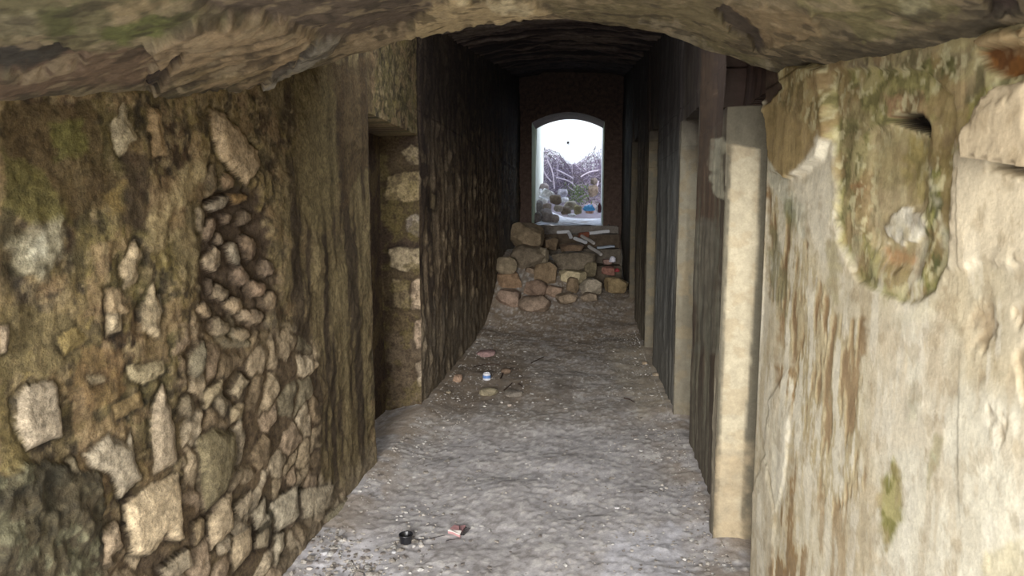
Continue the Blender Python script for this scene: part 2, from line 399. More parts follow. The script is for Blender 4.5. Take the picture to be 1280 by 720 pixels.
R.patch([(1100, 520), (1200, 480), (1330, 500), (1330, 760), (1080, 760), (1090, 640)], (222, 216, 194), edge=20, amt=.6, var=.1)
R.patch([(1080, 400), (1180, 390), (1180, 560), (1085, 570)], (206, 192, 164), edge=10, amt=.6, var=.1)
# upper mossy zone under the vault
R.patch([(960, 20), (1330, -20), (1330, 100), (1230, 180), (1190, 130), (1040, 200), (1030, 120), (960, 120)], (136, 122, 84), edge=8, amt=.9)
R.patch([(1030, 85), (1100, 70), (1110, 130), (1060, 170), (1035, 150)], (120, 106, 84), amt=.8)
R.patch([(1150, 80), (1190, 70), (1185, 150), (1160, 160)], (92, 92, 46), amt=.9); R.patch([(1190, 150), (1225, 110), (1250, 110), (1215, 180), (1190, 200)], (150, 142, 76), amt=.8)
R.patch([(1225, 90), (1290, 100), (1330, 120), (1250, 135)], (186, 180, 128), amt=.7)
# tan bulge with a rounded lower lip
m = R.patch([(958, 90), (985, 78), (1034, 85), (1040, 165), (1030, 196), (1010, 213), (988, 222), (972, 214), (966, 190)], (148, 126, 82), edge=2, rag=3, rag2=3, h=.03)
R.blend(m*ss(.5, .62, strk)*.6, (116, 98, 62)); R.blend(m*ss(.45, .36, strk)*.5, (176, 152, 104))
# white drip band beneath it
# streaked zone left of the niche
m = R.mask([(955, 232), (985, 226), (1008, 300), (1045, 390), (1080, 400), (1078, 600), (1040, 660), (990, 560), (985, 450), (962, 380)], 6, 8, 8)
R.blend(m*.7, (178, 160, 118)); R.blend(m*ss(.52, .60, mot)*.8, (150, 120, 80)); R.blend(m*ss(.60, .66, mot)*.7, (116, 84, 50)); R.blend(m*ss(.47, .42, mot)*.9, (216, 206, 178)); R.h += -m*ss(.50, .57, mot)*.003
R.patch([(1010, 205), (1032, 168), (1042, 180), (1042, 250), (1036, 310), (1028, 350), (1016, 300), (1000, 260), (988, 228)], (216, 206, 180), edge=3, rag=3, rag2=4, var=.15)
R.patch([(957, 150), (966, 195), (985, 226), (1006, 268), (1004, 300), (985, 262), (960, 235)], (206, 200, 174), edge=3, rag=3)
R.patch([(978, 240), (990, 250), (992, 285), (982, 300)], (112, 112, 72), amt=.75); R.patch([(958, 280), (975, 290), (985, 400), (965, 390)], (112, 108, 74), amt=.7)
R.patch([(1025, 300), (1045, 300), (1050, 380), (1035, 380)], (156, 144, 98), amt=.6)
# the U-shaped niche: mossy rim, shallow pocket, dark hole
R.patch([(1036, 90), (1075, 85), (1150, 90), (1188, 120), (1192, 190), (1186, 260), (1182, 330), (1165, 365), (1140, 382), (1105, 372), (1065, 345), (1044, 300), (1040, 200)], (142, 134, 82), edge=3, rag=3, rag2=4, h=-.012)
R.patch([(1040, 120), (1072, 120), (1078, 200), (1072, 290), (1050, 290), (1042, 200)], (112, 104, 66), amt=.85)
R.patch([(1046, 250), (1060, 240), (1064, 300), (1050, 300)], (96, 96, 60), amt=.7)
m = R.mask([(1072, 160), (1105, 152), (1150, 160), (1148, 240), (1152, 300), (1140, 340), (1100, 330), (1072, 300)], 3, 3, 4)
R.blend(m, (180, 162, 118), .25); R.h -= R.mask([(1072, 160), (1105, 152), (1150, 160), (1148, 240), (1152, 300), (1140, 340), (1100, 330), (1072, 300)], 12, 3, 4)*.014
R.patch([(1110, 165), (1150, 170), (1150, 250), (1120, 260)], (140, 124, 66), amt=.8); R.patch([(1078, 165), (1120, 165), (1118, 230), (1078, 240)], (150, 134, 88), edge=10, amt=.5)
R.patch([(1070, 240), (1120, 235), (1140, 270), (1090, 300), (1070, 290)], (180, 160, 122), edge=10, amt=.6)
m = R.patch([(1088, 282), (1110, 270), (1130, 262), (1155, 262), (1152, 290), (1120, 302), (1095, 300)], (222, 214, 192), edge=3, rag=8); R.h += m*.006; R.blend(m*ss(.52, .62, mot)*.6, (176, 158, 120))
R.patch([(1090, 310), (1130, 318), (1130, 330), (1100, 328)], (184, 132, 86), amt=.7); R.patch([(1058, 228), (1068, 225), (1070, 245), (1060, 250)], (160, 90, 52), amt=.7)
m = R.patch([(1152, 170), (1186, 160), (1190, 230), (1184, 320), (1166, 362), (1146, 374), (1150, 310), (1156, 240)], (118, 116, 58), amt=.9)
R.blend(m*ss(.52, .6, fbm(q*24, 3, 191)), (176, 168, 106)); R.blend(m*ss(.56, .64, fbm(q*20+7, 3, 195)), (74, 76, 42))
R.patch([(1075, 330), (1140, 350), (1140, 380), (1100, 372)], (176, 170, 122), amt=.7)
R.patch([(1100, 120), (1150, 110), (1152, 150), (1105, 150)], (156, 120, 88), amt=.8)
um = R.mask([(960, 70), (1330, 20), (1330, 100), (1250, 130), (1192, 190), (1186, 330), (1140, 382), (1065, 345), (1040, 290), (1036, 170), (960, 120)], 6, 6, 6)
um = um*(1-.6*R.mask([(1078, 168), (1150, 168), (1148, 300), (1138, 335), (1100, 325), (1080, 290)], 6, 4, 5)); mt2 = fbm(q*26+5, 4, 221, .6); mt3 = fbm(q*11+2, 4, 223)
R.blend(um*ss(.53, .61, mt2)*.6, (176, 162, 112)); R.blend(um*ss(.47, .40, mt2)*.6, (82, 76, 44)); R.blend(um*ss(.54, .64, mt3)*.55, (150, 122, 82)); R.h += um*(mt2-.5)*.006; R.blend(um*ss(.58, .66, fbm(q*34+1, 3, 225))*.6, (206, 196, 150))
m = R.mask([(1098, 151), (1120, 144), (1145, 144), (1152, 156), (1150, 168), (1128, 160)], 1.5, 1.5, 1.5)
R.h -= m*.055; m = R.mask([(1096, 151), (1120, 142), (1145, 141), (1155, 154), (1153, 172), (1128, 164)], 2.5, 1.5, 1.5); R.blend(m, (26, 20, 15))
# crown of right edge plaster and the bulging corbel
R.patch([(1188, 190), (1232, 160), (1330, 90), (1330, 330), (1186, 330), (1192, 240)], (214, 198, 166), edge=5, amt=.95, var=.08, h=.008)
m = R.mask([(1236, 170), (1252, 130), (1275, 108), (1400, 70), (1400, 222), (1275, 202), (1238, 198)], 1.6, 1.5, 2)
R.blend(m, (196, 176, 142), .1); R.h += m*.05
m = R.mask([(1236, 202), (1275, 208), (1400, 230), (1400, 242), (1270, 218), (1240, 210)], 1.5, 1, 1); R.h -= m*.06; R.blend(m*.9, (58, 46, 34))  # undercut below the corbel, its shadow slit darkened into the colour
m = R.mask([(1216, 66), (1235, 58), (1300, 44), (1300, 70), (1265, 97), (1245, 97), (1228, 86)], 1.5, 2, 2)
R.blend(m, (116, 74, 34), .6, fine-.5); R.blend(m*ss(.5, .6, mt2)*.6, (76, 46, 26)); R.h -= m*.02
R.patch([(1220, 50), (1260, 38), (1300, 28), (1300, 46), (1240, 58)], (172, 146, 104), edge=2, h=.02)
# moss and rust marks lower down
m = R.mask([(1100, 600), (1118, 570), (1130, 590), (1128, 650), (1106, 690), (1100, 650)], 6, 8, 6); R.blend(m*.85, (158, 148, 78)); R.blend(m*ss(.5, .6, fine)*.8, (112, 108, 50))
m = R.mask([(1158, 600), (1172, 545), (1180, 550), (1172, 590), (1162, 610)], 3, 4, 4); R.blend(m*.8, (146, 144, 108))
m = R.mask([(1215, 380), (1290, 380), (1330, 560), (1290, 590), (1250, 540), (1230, 500)], 10, 10, 12); R.blend(m*ss(.5, .6, fbm(q*13, 4, 201))*.8, (158, 136, 104)); R.h -= m*ss(.5, .6, fbm(q*13, 4, 201))*.006
R.patch([(1060, 610), (1095, 600), (1092, 720), (1060, 720)], (178, 158, 122), amt=.5); R.patch([(1140, 300), (1144, 300), (1146, 520), (1140, 520)], (170, 166, 138), edge=4, amt=.5)
R.patch([(1230, 690), (1330, 660), (1330, 740), (1220, 740)], (196, 182, 140), amt=.6)
# broken plaster tongue near the inner corner
m = R.patch([(985, 452), (992, 500), (985, 600), (970, 640), (958, 560), (962, 500), (975, 480)], (224, 214, 186), edge=1.5, rag=2, rag2=2, h=.006, var=.08)
m = R.patch([(958, 570), (970, 650), (965, 740), (925, 740), (932, 660), (945, 600)], (204, 192, 164), edge=2, rag=2, rag2=3, h=.008, var=.15)
R.patch([(985, 470), (1000, 560), (996, 640), (1010, 720), (975, 720), (970, 650), (988, 590)], (190, 172, 134), edge=3, amt=.7)
m = R.mask([(962, 455), (990, 450), (1002, 560), (998, 640), (1012, 730), (966, 730), (972, 650), (990, 590), (996, 520)], 4, 5, 6)
R.blend(m*ss(.50, .57, mot), (142, 112, 72)); R.blend(m*ss(.60, .66, mot)*.7, (104, 78, 48))
m = R.mask([(1000, 560), (1080, 560), (1080, 740), (1000, 740)], 12, 10, 10); R.blend(m*ss(.54, .62, mot)*.6, (164, 138, 98))
R.blend(ss(.56, .64, mot)*.35*ss(330, 480, R.v), (172, 150, 116)); R.blend(ss(.44, .36, mot)*.5*ss(250, 400, R.v), (228, 220, 198)); R.blend(ss(.60, .66, fbm(q*24+3, 4, 197))*.35, (150, 128, 92))
R.patch([(1150, 205), (1185, 320), (1160, 400), (1130, 420), (1120, 395), (1166, 365), (1184, 330)], (214, 206, 176), edge=8, amt=.5)
R.patch([(928, 640), (938, 620), (938, 740), (922, 740)], (112, 108, 70), edge=2, amt=.9)
R.ok = np.ones(R.n, bool)
# recessed doorways and pilasters further in
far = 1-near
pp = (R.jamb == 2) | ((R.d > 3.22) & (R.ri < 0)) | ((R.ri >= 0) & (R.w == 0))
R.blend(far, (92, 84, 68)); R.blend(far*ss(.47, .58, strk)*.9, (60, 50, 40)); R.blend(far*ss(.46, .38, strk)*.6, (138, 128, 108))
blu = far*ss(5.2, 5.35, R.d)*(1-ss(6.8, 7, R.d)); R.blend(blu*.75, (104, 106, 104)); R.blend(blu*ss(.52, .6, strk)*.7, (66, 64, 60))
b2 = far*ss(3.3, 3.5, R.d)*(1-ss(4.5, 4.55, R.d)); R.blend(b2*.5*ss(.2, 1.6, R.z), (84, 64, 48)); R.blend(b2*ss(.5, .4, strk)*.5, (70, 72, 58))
R.blend(far*(R.jamb == 1)*.92, (128, 121, 103)); R.blend(far*(R.jamb == 1)*ss(.5, .62, strk)*.6, (92, 84, 68))  # camera-facing jambs painted paler for the light they catch
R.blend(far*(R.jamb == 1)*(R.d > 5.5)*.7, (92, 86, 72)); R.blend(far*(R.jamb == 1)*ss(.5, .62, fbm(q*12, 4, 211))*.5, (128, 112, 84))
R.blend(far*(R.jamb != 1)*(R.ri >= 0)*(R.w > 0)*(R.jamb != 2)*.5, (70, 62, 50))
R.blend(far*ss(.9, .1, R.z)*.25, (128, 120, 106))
umber = far*ss(1.75, 2.35, R.z-.08*(R.d-5)+R.n2*.5)  # right passage wall darker towards the top
R.blend(umber*.85, (42, 34, 31)); R.blend(far*ss(1.95, 2.1, R.z)*(R.d < 4.5)*.9, (58, 46, 38)); R.blend(far*ss(8, 12.5, R.d)*.7, (48, 40, 34))
R.h += far*(strk-.5)*.03
# panel on the far jamb of the first doorway: frame, sunk panel, pale surface
R.ok = (R.jamb == 1) & (R.d < 3.5)
R.blend(R.ok*.95, (100, 94, 79)); R.blend(R.ok*ss(.5, .6, strk)*.4, (104, 96, 78)); jn = fbm(q*15, 4, 231)
m = R.mask([(914, 183), (918, 181), (950, 186), (948, 300), (930, 560), (925, 700), (895, 700), (900, 560), (910, 300)], 1.5, 1, 1)
R.blend(m, (186, 174, 146), .15); R.blend(m*ss(.53, .62, jn)*.5, (168, 150, 118)); R.h -= m*.03
R.patch([(890, 560), (935, 560), (935, 700), (890, 700)], (170, 150, 118), edge=22, rag=14, rag2=14, amt=.7)
R.patch([(910, 185), (918, 183), (918, 195), (912, 195)], (120, 108, 86), amt=.6)
R.ok = (R.d > 3.2) & (R.d < 4.5) & (R.jamb != 1)
R.patch([(890, 175), (905, 172), (905, 250), (895, 245), (890, 225)], (142, 136, 114), edge=2, rag=3, amt=.9, h=.004)
R.patch([(860, 60), (892, 60), (890, 200), (862, 300)], (76, 60, 46), amt=.7)
R.patch([(868, 280), (900, 270), (900, 440), (868, 440)], (104, 102, 88), amt=.5)
R.ok = (R.ri <= 0) & (R.d < 3.6) & ((R.w == 0) | (R.d < 3.0))
R.patch([(890, 140), (905, 80), (980, 70), (985, 110), (962, 132), (910, 150)], (54, 40, 34), edge=3, amt=.95, h=-.01)
R.patch([(905, 152), (940, 140), (962, 130), (964, 140), (940, 150), (905, 158)], (166, 158, 134), edge=2, rag=3, amt=.9, h=.015)
R.ok = np.ones(R.n, bool)
R.h *= mix(1, .55, near*(R.u < 1200)*(1-ss(0, .02, np.abs(R.h))))*mix(.35, 1, ss(0, .03, np.min(np.stack([np.abs(R.d-e) for r in recR for e in r[:2]]), 0)))
print('right', R.n)
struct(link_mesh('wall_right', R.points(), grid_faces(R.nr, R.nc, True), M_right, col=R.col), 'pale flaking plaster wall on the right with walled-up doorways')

# ================================================================== FRONT VAULT (ceiling)
nx_, nd_ = 520, 330
tx = np.linspace(XL-.06, XR+.06, nx_); td = np.linspace(0, 1, nd_)
ARC = [hit(u, v, 1, 2.7) for u, v in [(300, 118), (345, 103), (390, 88), (440, 70), (500, 51), (560, 38), (605, 31), (650, 27), (695, 26.5), (740, 29), (785, 34), (830, 42), (865, 53), (900, 65), (940, 79), (985, 92), (1030, 106)]]
def arch_z(x, d):
    z0 = np.interp(x, [p[0] for p in ARC], [p[2] for p in ARC])
    return z0+mix(.20, .15, np.clip((x-XL)/(XR-XL), 0, 1))*(d-2.7)
gx = np.tile(tx, nd_)
dedge = 2.72-.06*ss(-.2, .72, tx)+(fbm(P3(tx*3, tx*0), 4, 301)-.5)*.07+(fbm(P3(tx*14, tx*0), 2, 305)-.5)*.03
gd = .25+np.repeat(td, nx_)**.8*(np.tile(dedge, nd_)-.25)
pos = np.stack([gx, gd, arch_z(gx, gd)], 1)
nr = np.tile([0, -.1, -1.], (len(pos), 1)); V = Surf(pos, nr, (92, 82, 62))
q = V.pos; big = fbm(q*1.8+7, 4, 311); med = fbm(q*6, 4, 313); fine = fbm(q*22, 3, 317)
str_ = fbm(np.stack([q[:, 0]*2.5, q[:, 1]*9, q[:, 2]*4], 1), 4, 319)
V.h += (big-.5)*.05+(med-.5)*.03+(fine-.5)*.012
V.blend(ss(.5, .62, str_)*.6, (112, 100, 74)); V.blend(ss(.52, .64, med)*.6, (66, 58, 46)); V.blend(ss(.56, .66, big)*.5, (92, 88, 58)); V.blend(ss(.58, .68, fine)*.4, (124, 112, 86))
V.patch([(-20, -30), (150, -30), (250, 0), (240, 40), (120, 55), (-20, 50)], (98, 92, 66), edge=8, amt=.85)
V.patch([(50, 10), (90, 0), (95, 40), (60, 50)], (72, 74, 44), amt=.8); V.patch([(120, 30), (210, 8), (240, 12), (200, 38), (130, 52)], (84, 88, 48), amt=.8)
V.patch([(130, 0), (210, -10), (215, 8), (150, 20)], (132, 116, 86), amt=.8); V.patch([(-20, 20), (40, 10), (50, 40), (-20, 50)], (116, 108, 84), amt=.6)
V.patch([(230, -20), (560, -20), (560, 15), (500, 40), (420, 60), (395, 45), (340, 25), (260, 10)], (82, 71, 60), edge=6, amt=.95, var=.12, h=-.01)
V.patch([(-20, 62), (60, 55), (110, 62), (100, 78), (30, 92), (-20, 98)], (46, 44, 42), edge=4, rag=7, amt=.9, h=-.02)
V.patch([(100, 58), (200, 52), (225, 60), (180, 105), (120, 108), (20, 120), (-20, 120), (-20, 98), (60, 90)], (94, 76, 60), edge=5, amt=.85)
V.patch([(180, 45), (230, 25), (300, 18), (360, 28), (392, 42), (340, 90), (300, 105), (230, 108), (178, 114), (200, 80)], (124, 106, 80), edge=3, rag=6, h=.028, var=.6)
V.patch([(175, 112), (205, 78), (228, 56), (224, 68), (205, 92), (185, 116)], (36, 30, 30), edge=2, rag=3, h=-.03)
V.patch([(240, 80), (330, 70), (340, 84), (270, 100), (200, 112), (210, 100)], (108, 94, 66), amt=.7); V.patch([(210, 98), (300, 96), (320, 102), (260, 110), (180, 118)], (52, 48, 34), edge=3, amt=.8)
V.patch([(330, 95), (395, 48), (425, 46), (420, 62), (370, 88), (335, 106)], (118, 112, 98), edge=3, rag=4, h=.02); V.patch([(345, 80), (395, 48), (388, 60), (350, 86)], (60, 54, 48), edge=2, rag=3, amt=.8, h=-.02)
V.patch([(410, 60), (500, 40), (620, 20), (700, 20), (700, 36), (560, 40), (470, 66), (420, 80)], (142, 124, 96), edge=4, rag=5, amt=.85)
V.patch([(540, 0), (600, -6), (650, 2), (690, 10), (660, 24), (600, 34), (560, 38), (500, 48), (530, 24)], (170, 150, 112), edge=3, rag=6, amt=.95, h=.012); V.patch([(580, -5), (640, -2), (660, 10), (620, 14)], (192, 178, 142), edge=4, amt=.8)
V.patch([(690, 0), (880, 0), (930, 50), (900, 62), (840, 44), (760, 32), (700, 26)], (104, 94, 68), edge=8, amt=.8, var=.2)
V.patch([(800, 25), (850, 30), (920, 70), (960, 80), (985, 95), (930, 84), (860, 56)], (126, 116, 94), edge=3, amt=.8)
V.patch([(890, 15), (910, 5), (960, 50), (945, 62), (915, 40)], (58, 50, 44), edge=2, rag=5, amt=.9, h=-.02); V.patch([(905, 0), (1010, 10), (1030, 45), (960, 55)], (122, 104, 76), amt=.7, h=.01)
V.patch([(960, 70), (1080, 60), (1200, 35), (1280, 20), (1280, 60), (1100, 85), (980, 92)], (62, 56, 44), edge=6, amt=.75); V.patch([(1000, 0), (1180, -5), (1200, 25), (1080, 50)], (102, 96, 62), amt=.6); V.patch([(1120, 8), (1150, 0), (1160, 20), (1130, 28)], (136, 130, 100), amt=.6)
V.patch([(1225, 0), (1330, -20), (1330, 30), (1240, 35)], (56, 44, 40), edge=4, amt=.85, h=-.02)
lay = fbm(np.stack([V.u*.012+V.v*.03, V.v*.16+V.u*.055, V.u*0], 1), 4, 331)
mm = V.mask([(175, 60), (230, 22), (400, 40), (345, 92), (180, 116)], 4, 5, 6)
lay = lay*.6+.4*fbm(q*9+11, 4, 333); V.blend(mm*ss(.52, .60, lay)*.7, (64, 54, 42)); V.h -= mm*ss(.52, .60, lay)*.010; V.blend(mm*ss(.45, .38, lay)*.5, (152, 130, 98))
dk = ss(.60, .68, fbm(q*15+3, 3, 341)); V.blend(dk*.6, (48, 42, 34)); V.blend(ss(.60, .68, fbm(q*17+9, 3, 343))*.5, (140, 124, 96))
pts = V.points()
# fascia: turn the edge upward to close against the passage ceiling
last = pts[-nx_:]; lc = V.col[-nx_:]
r1 = last+[0, .03, .02]; r2 = last*[1, 1, 0]+[0, .06, 0]; r2[:, 2] = 2.95
allp = np.vstack([pts, r1, r2]); allc = np.vstack([V.col, lc*.8, np.tile(lin((50, 42, 36)), (nx_, 1))])
struct(link_mesh('ceiling', allp, grid_faces(nd_+2, nx_, True), M_vault, col=allc), 'low stained vault with broken render arching over the foreground')

# ================================================================== PASSAGE CEILING
nx_, nd_ = 120, 420
tx = np.linspace(XL-.1, XR+.1, nx_); td = np.linspace(2.62, YEND+.05, nd_)
gx = np.tile(tx, nd_); gd = np.repeat(td, nx_)
t = (gx-(XL+XR)/2)/((XR-XL)/2)
pos = np.stack([gx, gd, 3.16+.135*(gd-6.25)+.10*(1-np.minimum(np.abs(t), 1.1)**2)], 1)
K = Surf(pos, np.tile([0, 0, -1.], (len(pos), 1)), (74, 63, 60))
st2 = fbm(np.stack([gx*1.2, gd*9, gd*0], 1), 4, 401)
K.h += (fbm(pos*4, 4, 403)-.5)*.08+(st2-.5)*.06
K.blend(ss(.5, .62, st2), (102, 90, 80)); K.blend(ss(.48, .4, st2)*.8, (34, 28, 28)); K.blend(ss(3, 6, gd)*0+ss(8.5, 12, gd)*.7, (50, 42, 42)); K.blend(ss(.5, .62, fbm(pos*2.5, 3, 405))*(gd < 5)*.6, (92, 82, 56))  # light and dark banding, darker towards the far end
struct(link_mesh('ceiling.001', K.points(), grid_faces(nd_, nx_, True), M_ceil, col=K.col), 'dark ceiling of the passage beyond the vault')

# ================================================================== FLOOR
ds = []; d = -.6
while d < 13.3: ds.append(d); d += max(.009, .0042*max(d, 2.2))
ds = np.array(ds); xs = np.linspace(-1.75, 1.2, 300)
gx = np.tile(xs, len(ds)); gd = np.repeat(ds, len(xs))
def mound(x, d):
    lft = ss(.75, -1.0, x)
    return (.10+.42*lft)*ss(8.4, 10.6, d)*1.0+.30*ss(9.4, 11.2, d)*mix(.6, 1, lft)+.05*ss(6.6, 8.6, d)*lft
def floor_z(x, d):
    e = ss(.30, 0, np.abs(x-XL))*.05+ss(.25, 0, np.abs(x-XR))*.03
    return mound(x, d)+e+(fbm(P3(x*2.2, d*2.2), 3, 501)-.5)*.05*ss(.5, 1.5, d)
pos = np.stack([gx, gd, floor_z(gx, gd)], 1)
G = Surf(pos, np.tile([0, 0, 1.], (len(pos), 1)), (150, 146, 146))
q = pos; med = fbm(q*5, 4, 511); fine = fbm(q*30, 3, 513); big = fbm(q*1.5, 3, 515)
brown = ss(3.6, 5.4, gd+(big-.5)*2.4)
G.blend(brown*.85, (128, 118, 106)); G.blend(ss(6.3, 8.5, gd)*.8, (116, 100, 82))
G.blend(ss(.5, .64, med)*.3, (124, 117, 112)); G.blend(ss(.54, .66, fbm(q*9+4, 4, 521))*.3, (172, 168, 168)); G.blend(ss(.60, .68, fine)*.5, (190, 186, 180)); G.blend(ss(.40, .32, fine)*.45, (90, 84, 78))
wp, wq, wr = worley(gx*26, gd*20, 31)
pb = ss(.38, .2, wp)*(wr > .55)
G.blend(pb*.3*ss(.4, .6, fbm(q*2.4, 3, 523)), (182, 174, 164)); 
G.h += (med-.5)*.02+(fine-.5)*.008+pb*.004
side = np.maximum(ss(.35, .05, np.abs(gx-XL)), ss(.3, .05, np.abs(gx-XR)))
G.blend(side*.55*ss(.4, .55, med), (128, 112, 92))
G.patch([(560, 440), (660, 445), (680, 500), (570, 520), (530, 500)], (100, 86, 70), edge=14, amt=.75)
G.patch([(690, 470), (720, 470), (715, 500), (690, 500)], (92, 82, 72), edge=8, amt=.6); G.patch([(760, 430), (840, 430), (850, 500), (800, 520), (770, 480)], (150, 138, 118), edge=14, amt=.5)
G.patch([(380, 690), (470, 670), (500, 730), (380, 740)], (188, 186, 192), edge=14, rag=12, amt=.55); G.patch([(760, 670), (850, 660), (870, 740), (760, 740)], (180, 180, 188), edge=14, rag=12, amt=.5)
struct(link_mesh('floor', G.points(), grid_faces(len(ds), len(xs)), M_floor, col=G.col), 'dusty grit-strewn earth floor of the passage')

# ================================================================== END WALL with arched opening
YB = YEND+1.1; OX0, OX1, OZ0, OZS, OZC = -1.03, .37, 1.32, 3.28, 3.47
def plain_obj(name, V, Fs, mat, base, parent=None, smooth=False, seed=0):
    """polygon mesh with flat mineral colour"""
    me = bpy.data.meshes.new(name); me.from_pydata([tuple(v) for v in V], [], Fs); me.update()
    a = me.color_attributes.new('Col', 'FLOAT_COLOR', 'POINT'); a.data.foreach_set('color', np.tile([*lin(base), 1.], len(V)))
    me.materials.append(mat); me.polygons.foreach_set('use_smooth', [smooth]*len(me.polygons))
    o = bpy.data.objects.new(name, me); COL.objects.link(o); o.parent = parent
    return o
n = 24
axs = np.linspace(OX0, OX1, n+1); azs = OZS+(OZC-OZS)*(1-((axs-(OX0+OX1)/2)/((OX1-OX0)/2))**2)
prof = [(OX0, -.2)]+list(zip(axs, azs))+[(OX1, -.2)]
Vv, Ff = [], []
for yy in (YEND, YB):
    Vv += [(x, yy, z) for x, z in prof]
    Vv += [(XL-.4, yy, -.2)]+[(mix(XL-.4, XR+.9, i/n), yy, 5.4) for i in range(n+1)]+[(XR+.9, yy, -.2)]
k = n+3
for b, fl in ((0, 0), (2*k, 1)):
    for i in range(k-1):
        f = [b+i, b+i+1, b+k+i+1, b+k+i]; Ff.append(f if not fl else f[::-1])
for i in range(k-1): Ff.append([i+1, i, 2*k+i, 2*k+i+1])
endw = plain_obj('wall_back', Vv, Ff, M_end, (84, 68, 60)); struct(endw, 'dark end wall pierced by a low arched opening')
M_jamb = mineral('pale_green_render', 8, .4, .01, vary=.2, plain=(122, 126, 96))
endw.data.materials.append(M_jamb)
for i, p in enumerate(endw.data.polygons):
    if i in (2*(k-1), 3*(k-1)-1): p.material_index = 1

# outside: side walls, rear wall, ground
def slab(name, x0, x1, y0, y1, z0, z1, mat, base, label):
    bm = bmesh.new(); bmesh.ops.create_cube(bm, size=1)
    for v in bm.verts: v.co = ((x0+x1)/2+v.co.x*(x1-x0), (y0+y1)/2+v.co.y*(y1-y0), (z0+z1)/2+v.co.z*(z1-z0))
    bmesh.ops.subdivide_edges(bm, edges=bm.edges[:], cuts=10, use_grid_fill=True)
    for v in bm.verts:
        nn = fbm(np.array([[*(v.co*1.3)]]), 3, 601)[0]-.5
        v.co += Vector((nn*.05, nn*.04, nn*.03))
    me = bpy.data.meshes.new(name); bm.to_mesh(me); bm.free()
    a = me.color_attributes.new('Col', 'FLOAT_COLOR', 'POINT'); a.data.foreach_set('color', np.tile([*lin(base), 1.], len(me.vertices)))
    me.materials.append(mat); o = bpy.data.objects.new(name, me); COL.objects.link(o)
    return struct(o, label)
slab('wall_outside_left', -1.6, -1.02, YB, 17.3, 0.9, 4.6, M_out, (222, 226, 214), 'pale sunlit wall outside the opening on the left')
slab('wall_outside_right', .385, .9, YB, 16.1, 0.9, 4.4, M_out, (206, 208, 212), 'pale sunlit wall outside the opening on the right')
rear = slab('wall_outside_rear', -7, 6, 19.6, 20, .8, 8., M_out, (196, 201, 202), 'bleached white wall facing the opening outside')
def tube_mesh(paths, seg=6):
    """list of (points, radii) -> vertices, quads"""
    Vv, Ff = [], []
    for pts, rad in paths:
        pts = np.asarray(pts, float); b = len(Vv)
        for i, p in enumerate(pts):
            t = pts[min(i+1, len(pts)-1)]-pts[max(i-1, 0)]; t = t/(np.linalg.norm(t)+1e-9)
            u_ = np.cross(t, [0.3, .2, 1]); u_ /= np.linalg.norm(u_)+1e-9; w_ = np.cross(t, u_)
            r = rad[i] if hasattr(rad, '__len__') else rad
            for k in range(seg):
                a = 2*math.pi*k/seg; Vv.append(p+(u_*math.cos(a)+w_*math.sin(a))*r)
        for i in range(len(pts)-1):
            for k in range(seg):
                k2 = (k+1) % seg
                Ff.append([b+i*seg+k, b+i*seg+k2, b+(i+1)*seg+k2, b+(i+1)*seg+k])
    return np.array(Vv), Ff
# small dark weep hole in the rear wall
hp = hit(710, 178, 1, 19.56)
M_dark = flat('dark_void', (14, 13, 13), .9)
bm = bmesh.new(); bmesh.ops.create_cone(bm, cap_ends=True, segments=14, radius1=.035, radius2=.03, depth=.06, matrix=Matrix.Translation(Vector(hp)) @ Matrix.Rotation(math.pi/2, 4, 'X'))
me = bpy.data.meshes.new('weep_hole'); bm.to_mesh(me); bm.free(); me.materials.append(M_dark)
wh = bpy.data.objects.new('weep_hole', me); COL.objects.link(wh); wh.parent = rear

xs = np.linspace(-7, 6, 160); ys = np.linspace(13.2, 19.7, 110)
gx = np.tile(xs, len(ys)); gy = np.repeat(ys, len(xs))
def out_z(x, y):
    return 1.30+.09*ss(15, 16.5, y)+(1.19+.04*np.abs(x+.28))*ss(16.9, 19., y)+.25*ss(-.3, -1.1, x)*ss(14.2, 15.5, y)
inside = (gy < YB)
pos = np.stack([np.where(inside, np.clip(gx, OX0-.1, OX1+.1), gx), gy, out_z(gx, gy)+(fbm(P3(gx*3, gy*3), 4, 611)-.5)*.08], 1)
O = Surf(pos, np.tile([0, 0, 1.], (len(pos), 1)), (168, 170, 178))
O.blend(ss(.5, .62, fbm(pos*6, 4, 613))*.7, (120, 112, 104)); O.blend(ss(.55, .65, fbm(pos*11, 3, 617))*.7, (205, 208, 214)); O.blend(ss(16.3, 17.0, gy)*.9, (88, 78, 84))
struct(link_mesh('ground_outside', O.points(), grid_faces(len(ys), len(xs)), M_floor, col=O.col), 'pale dusty ground outside the arched opening')
# daylight yard behind the viewer
xs = np.linspace(-9, 9, 40); ys = np.linspace(-12, -.5, 30)
gx = np.tile(xs, len(ys)); gy = np.repeat(ys, len(xs)); pos = np.stack([gx, gy, (fbm(P3(gx, gy), 3, 621)-.5)*.1-.04], 1)
struct(link_mesh('ground_behind', pos, grid_faces(len(ys), len(xs)), M_floor, col=np.tile(lin((168, 160, 148)), (len(pos), 1))), 'pale ground of the yard behind the viewer')

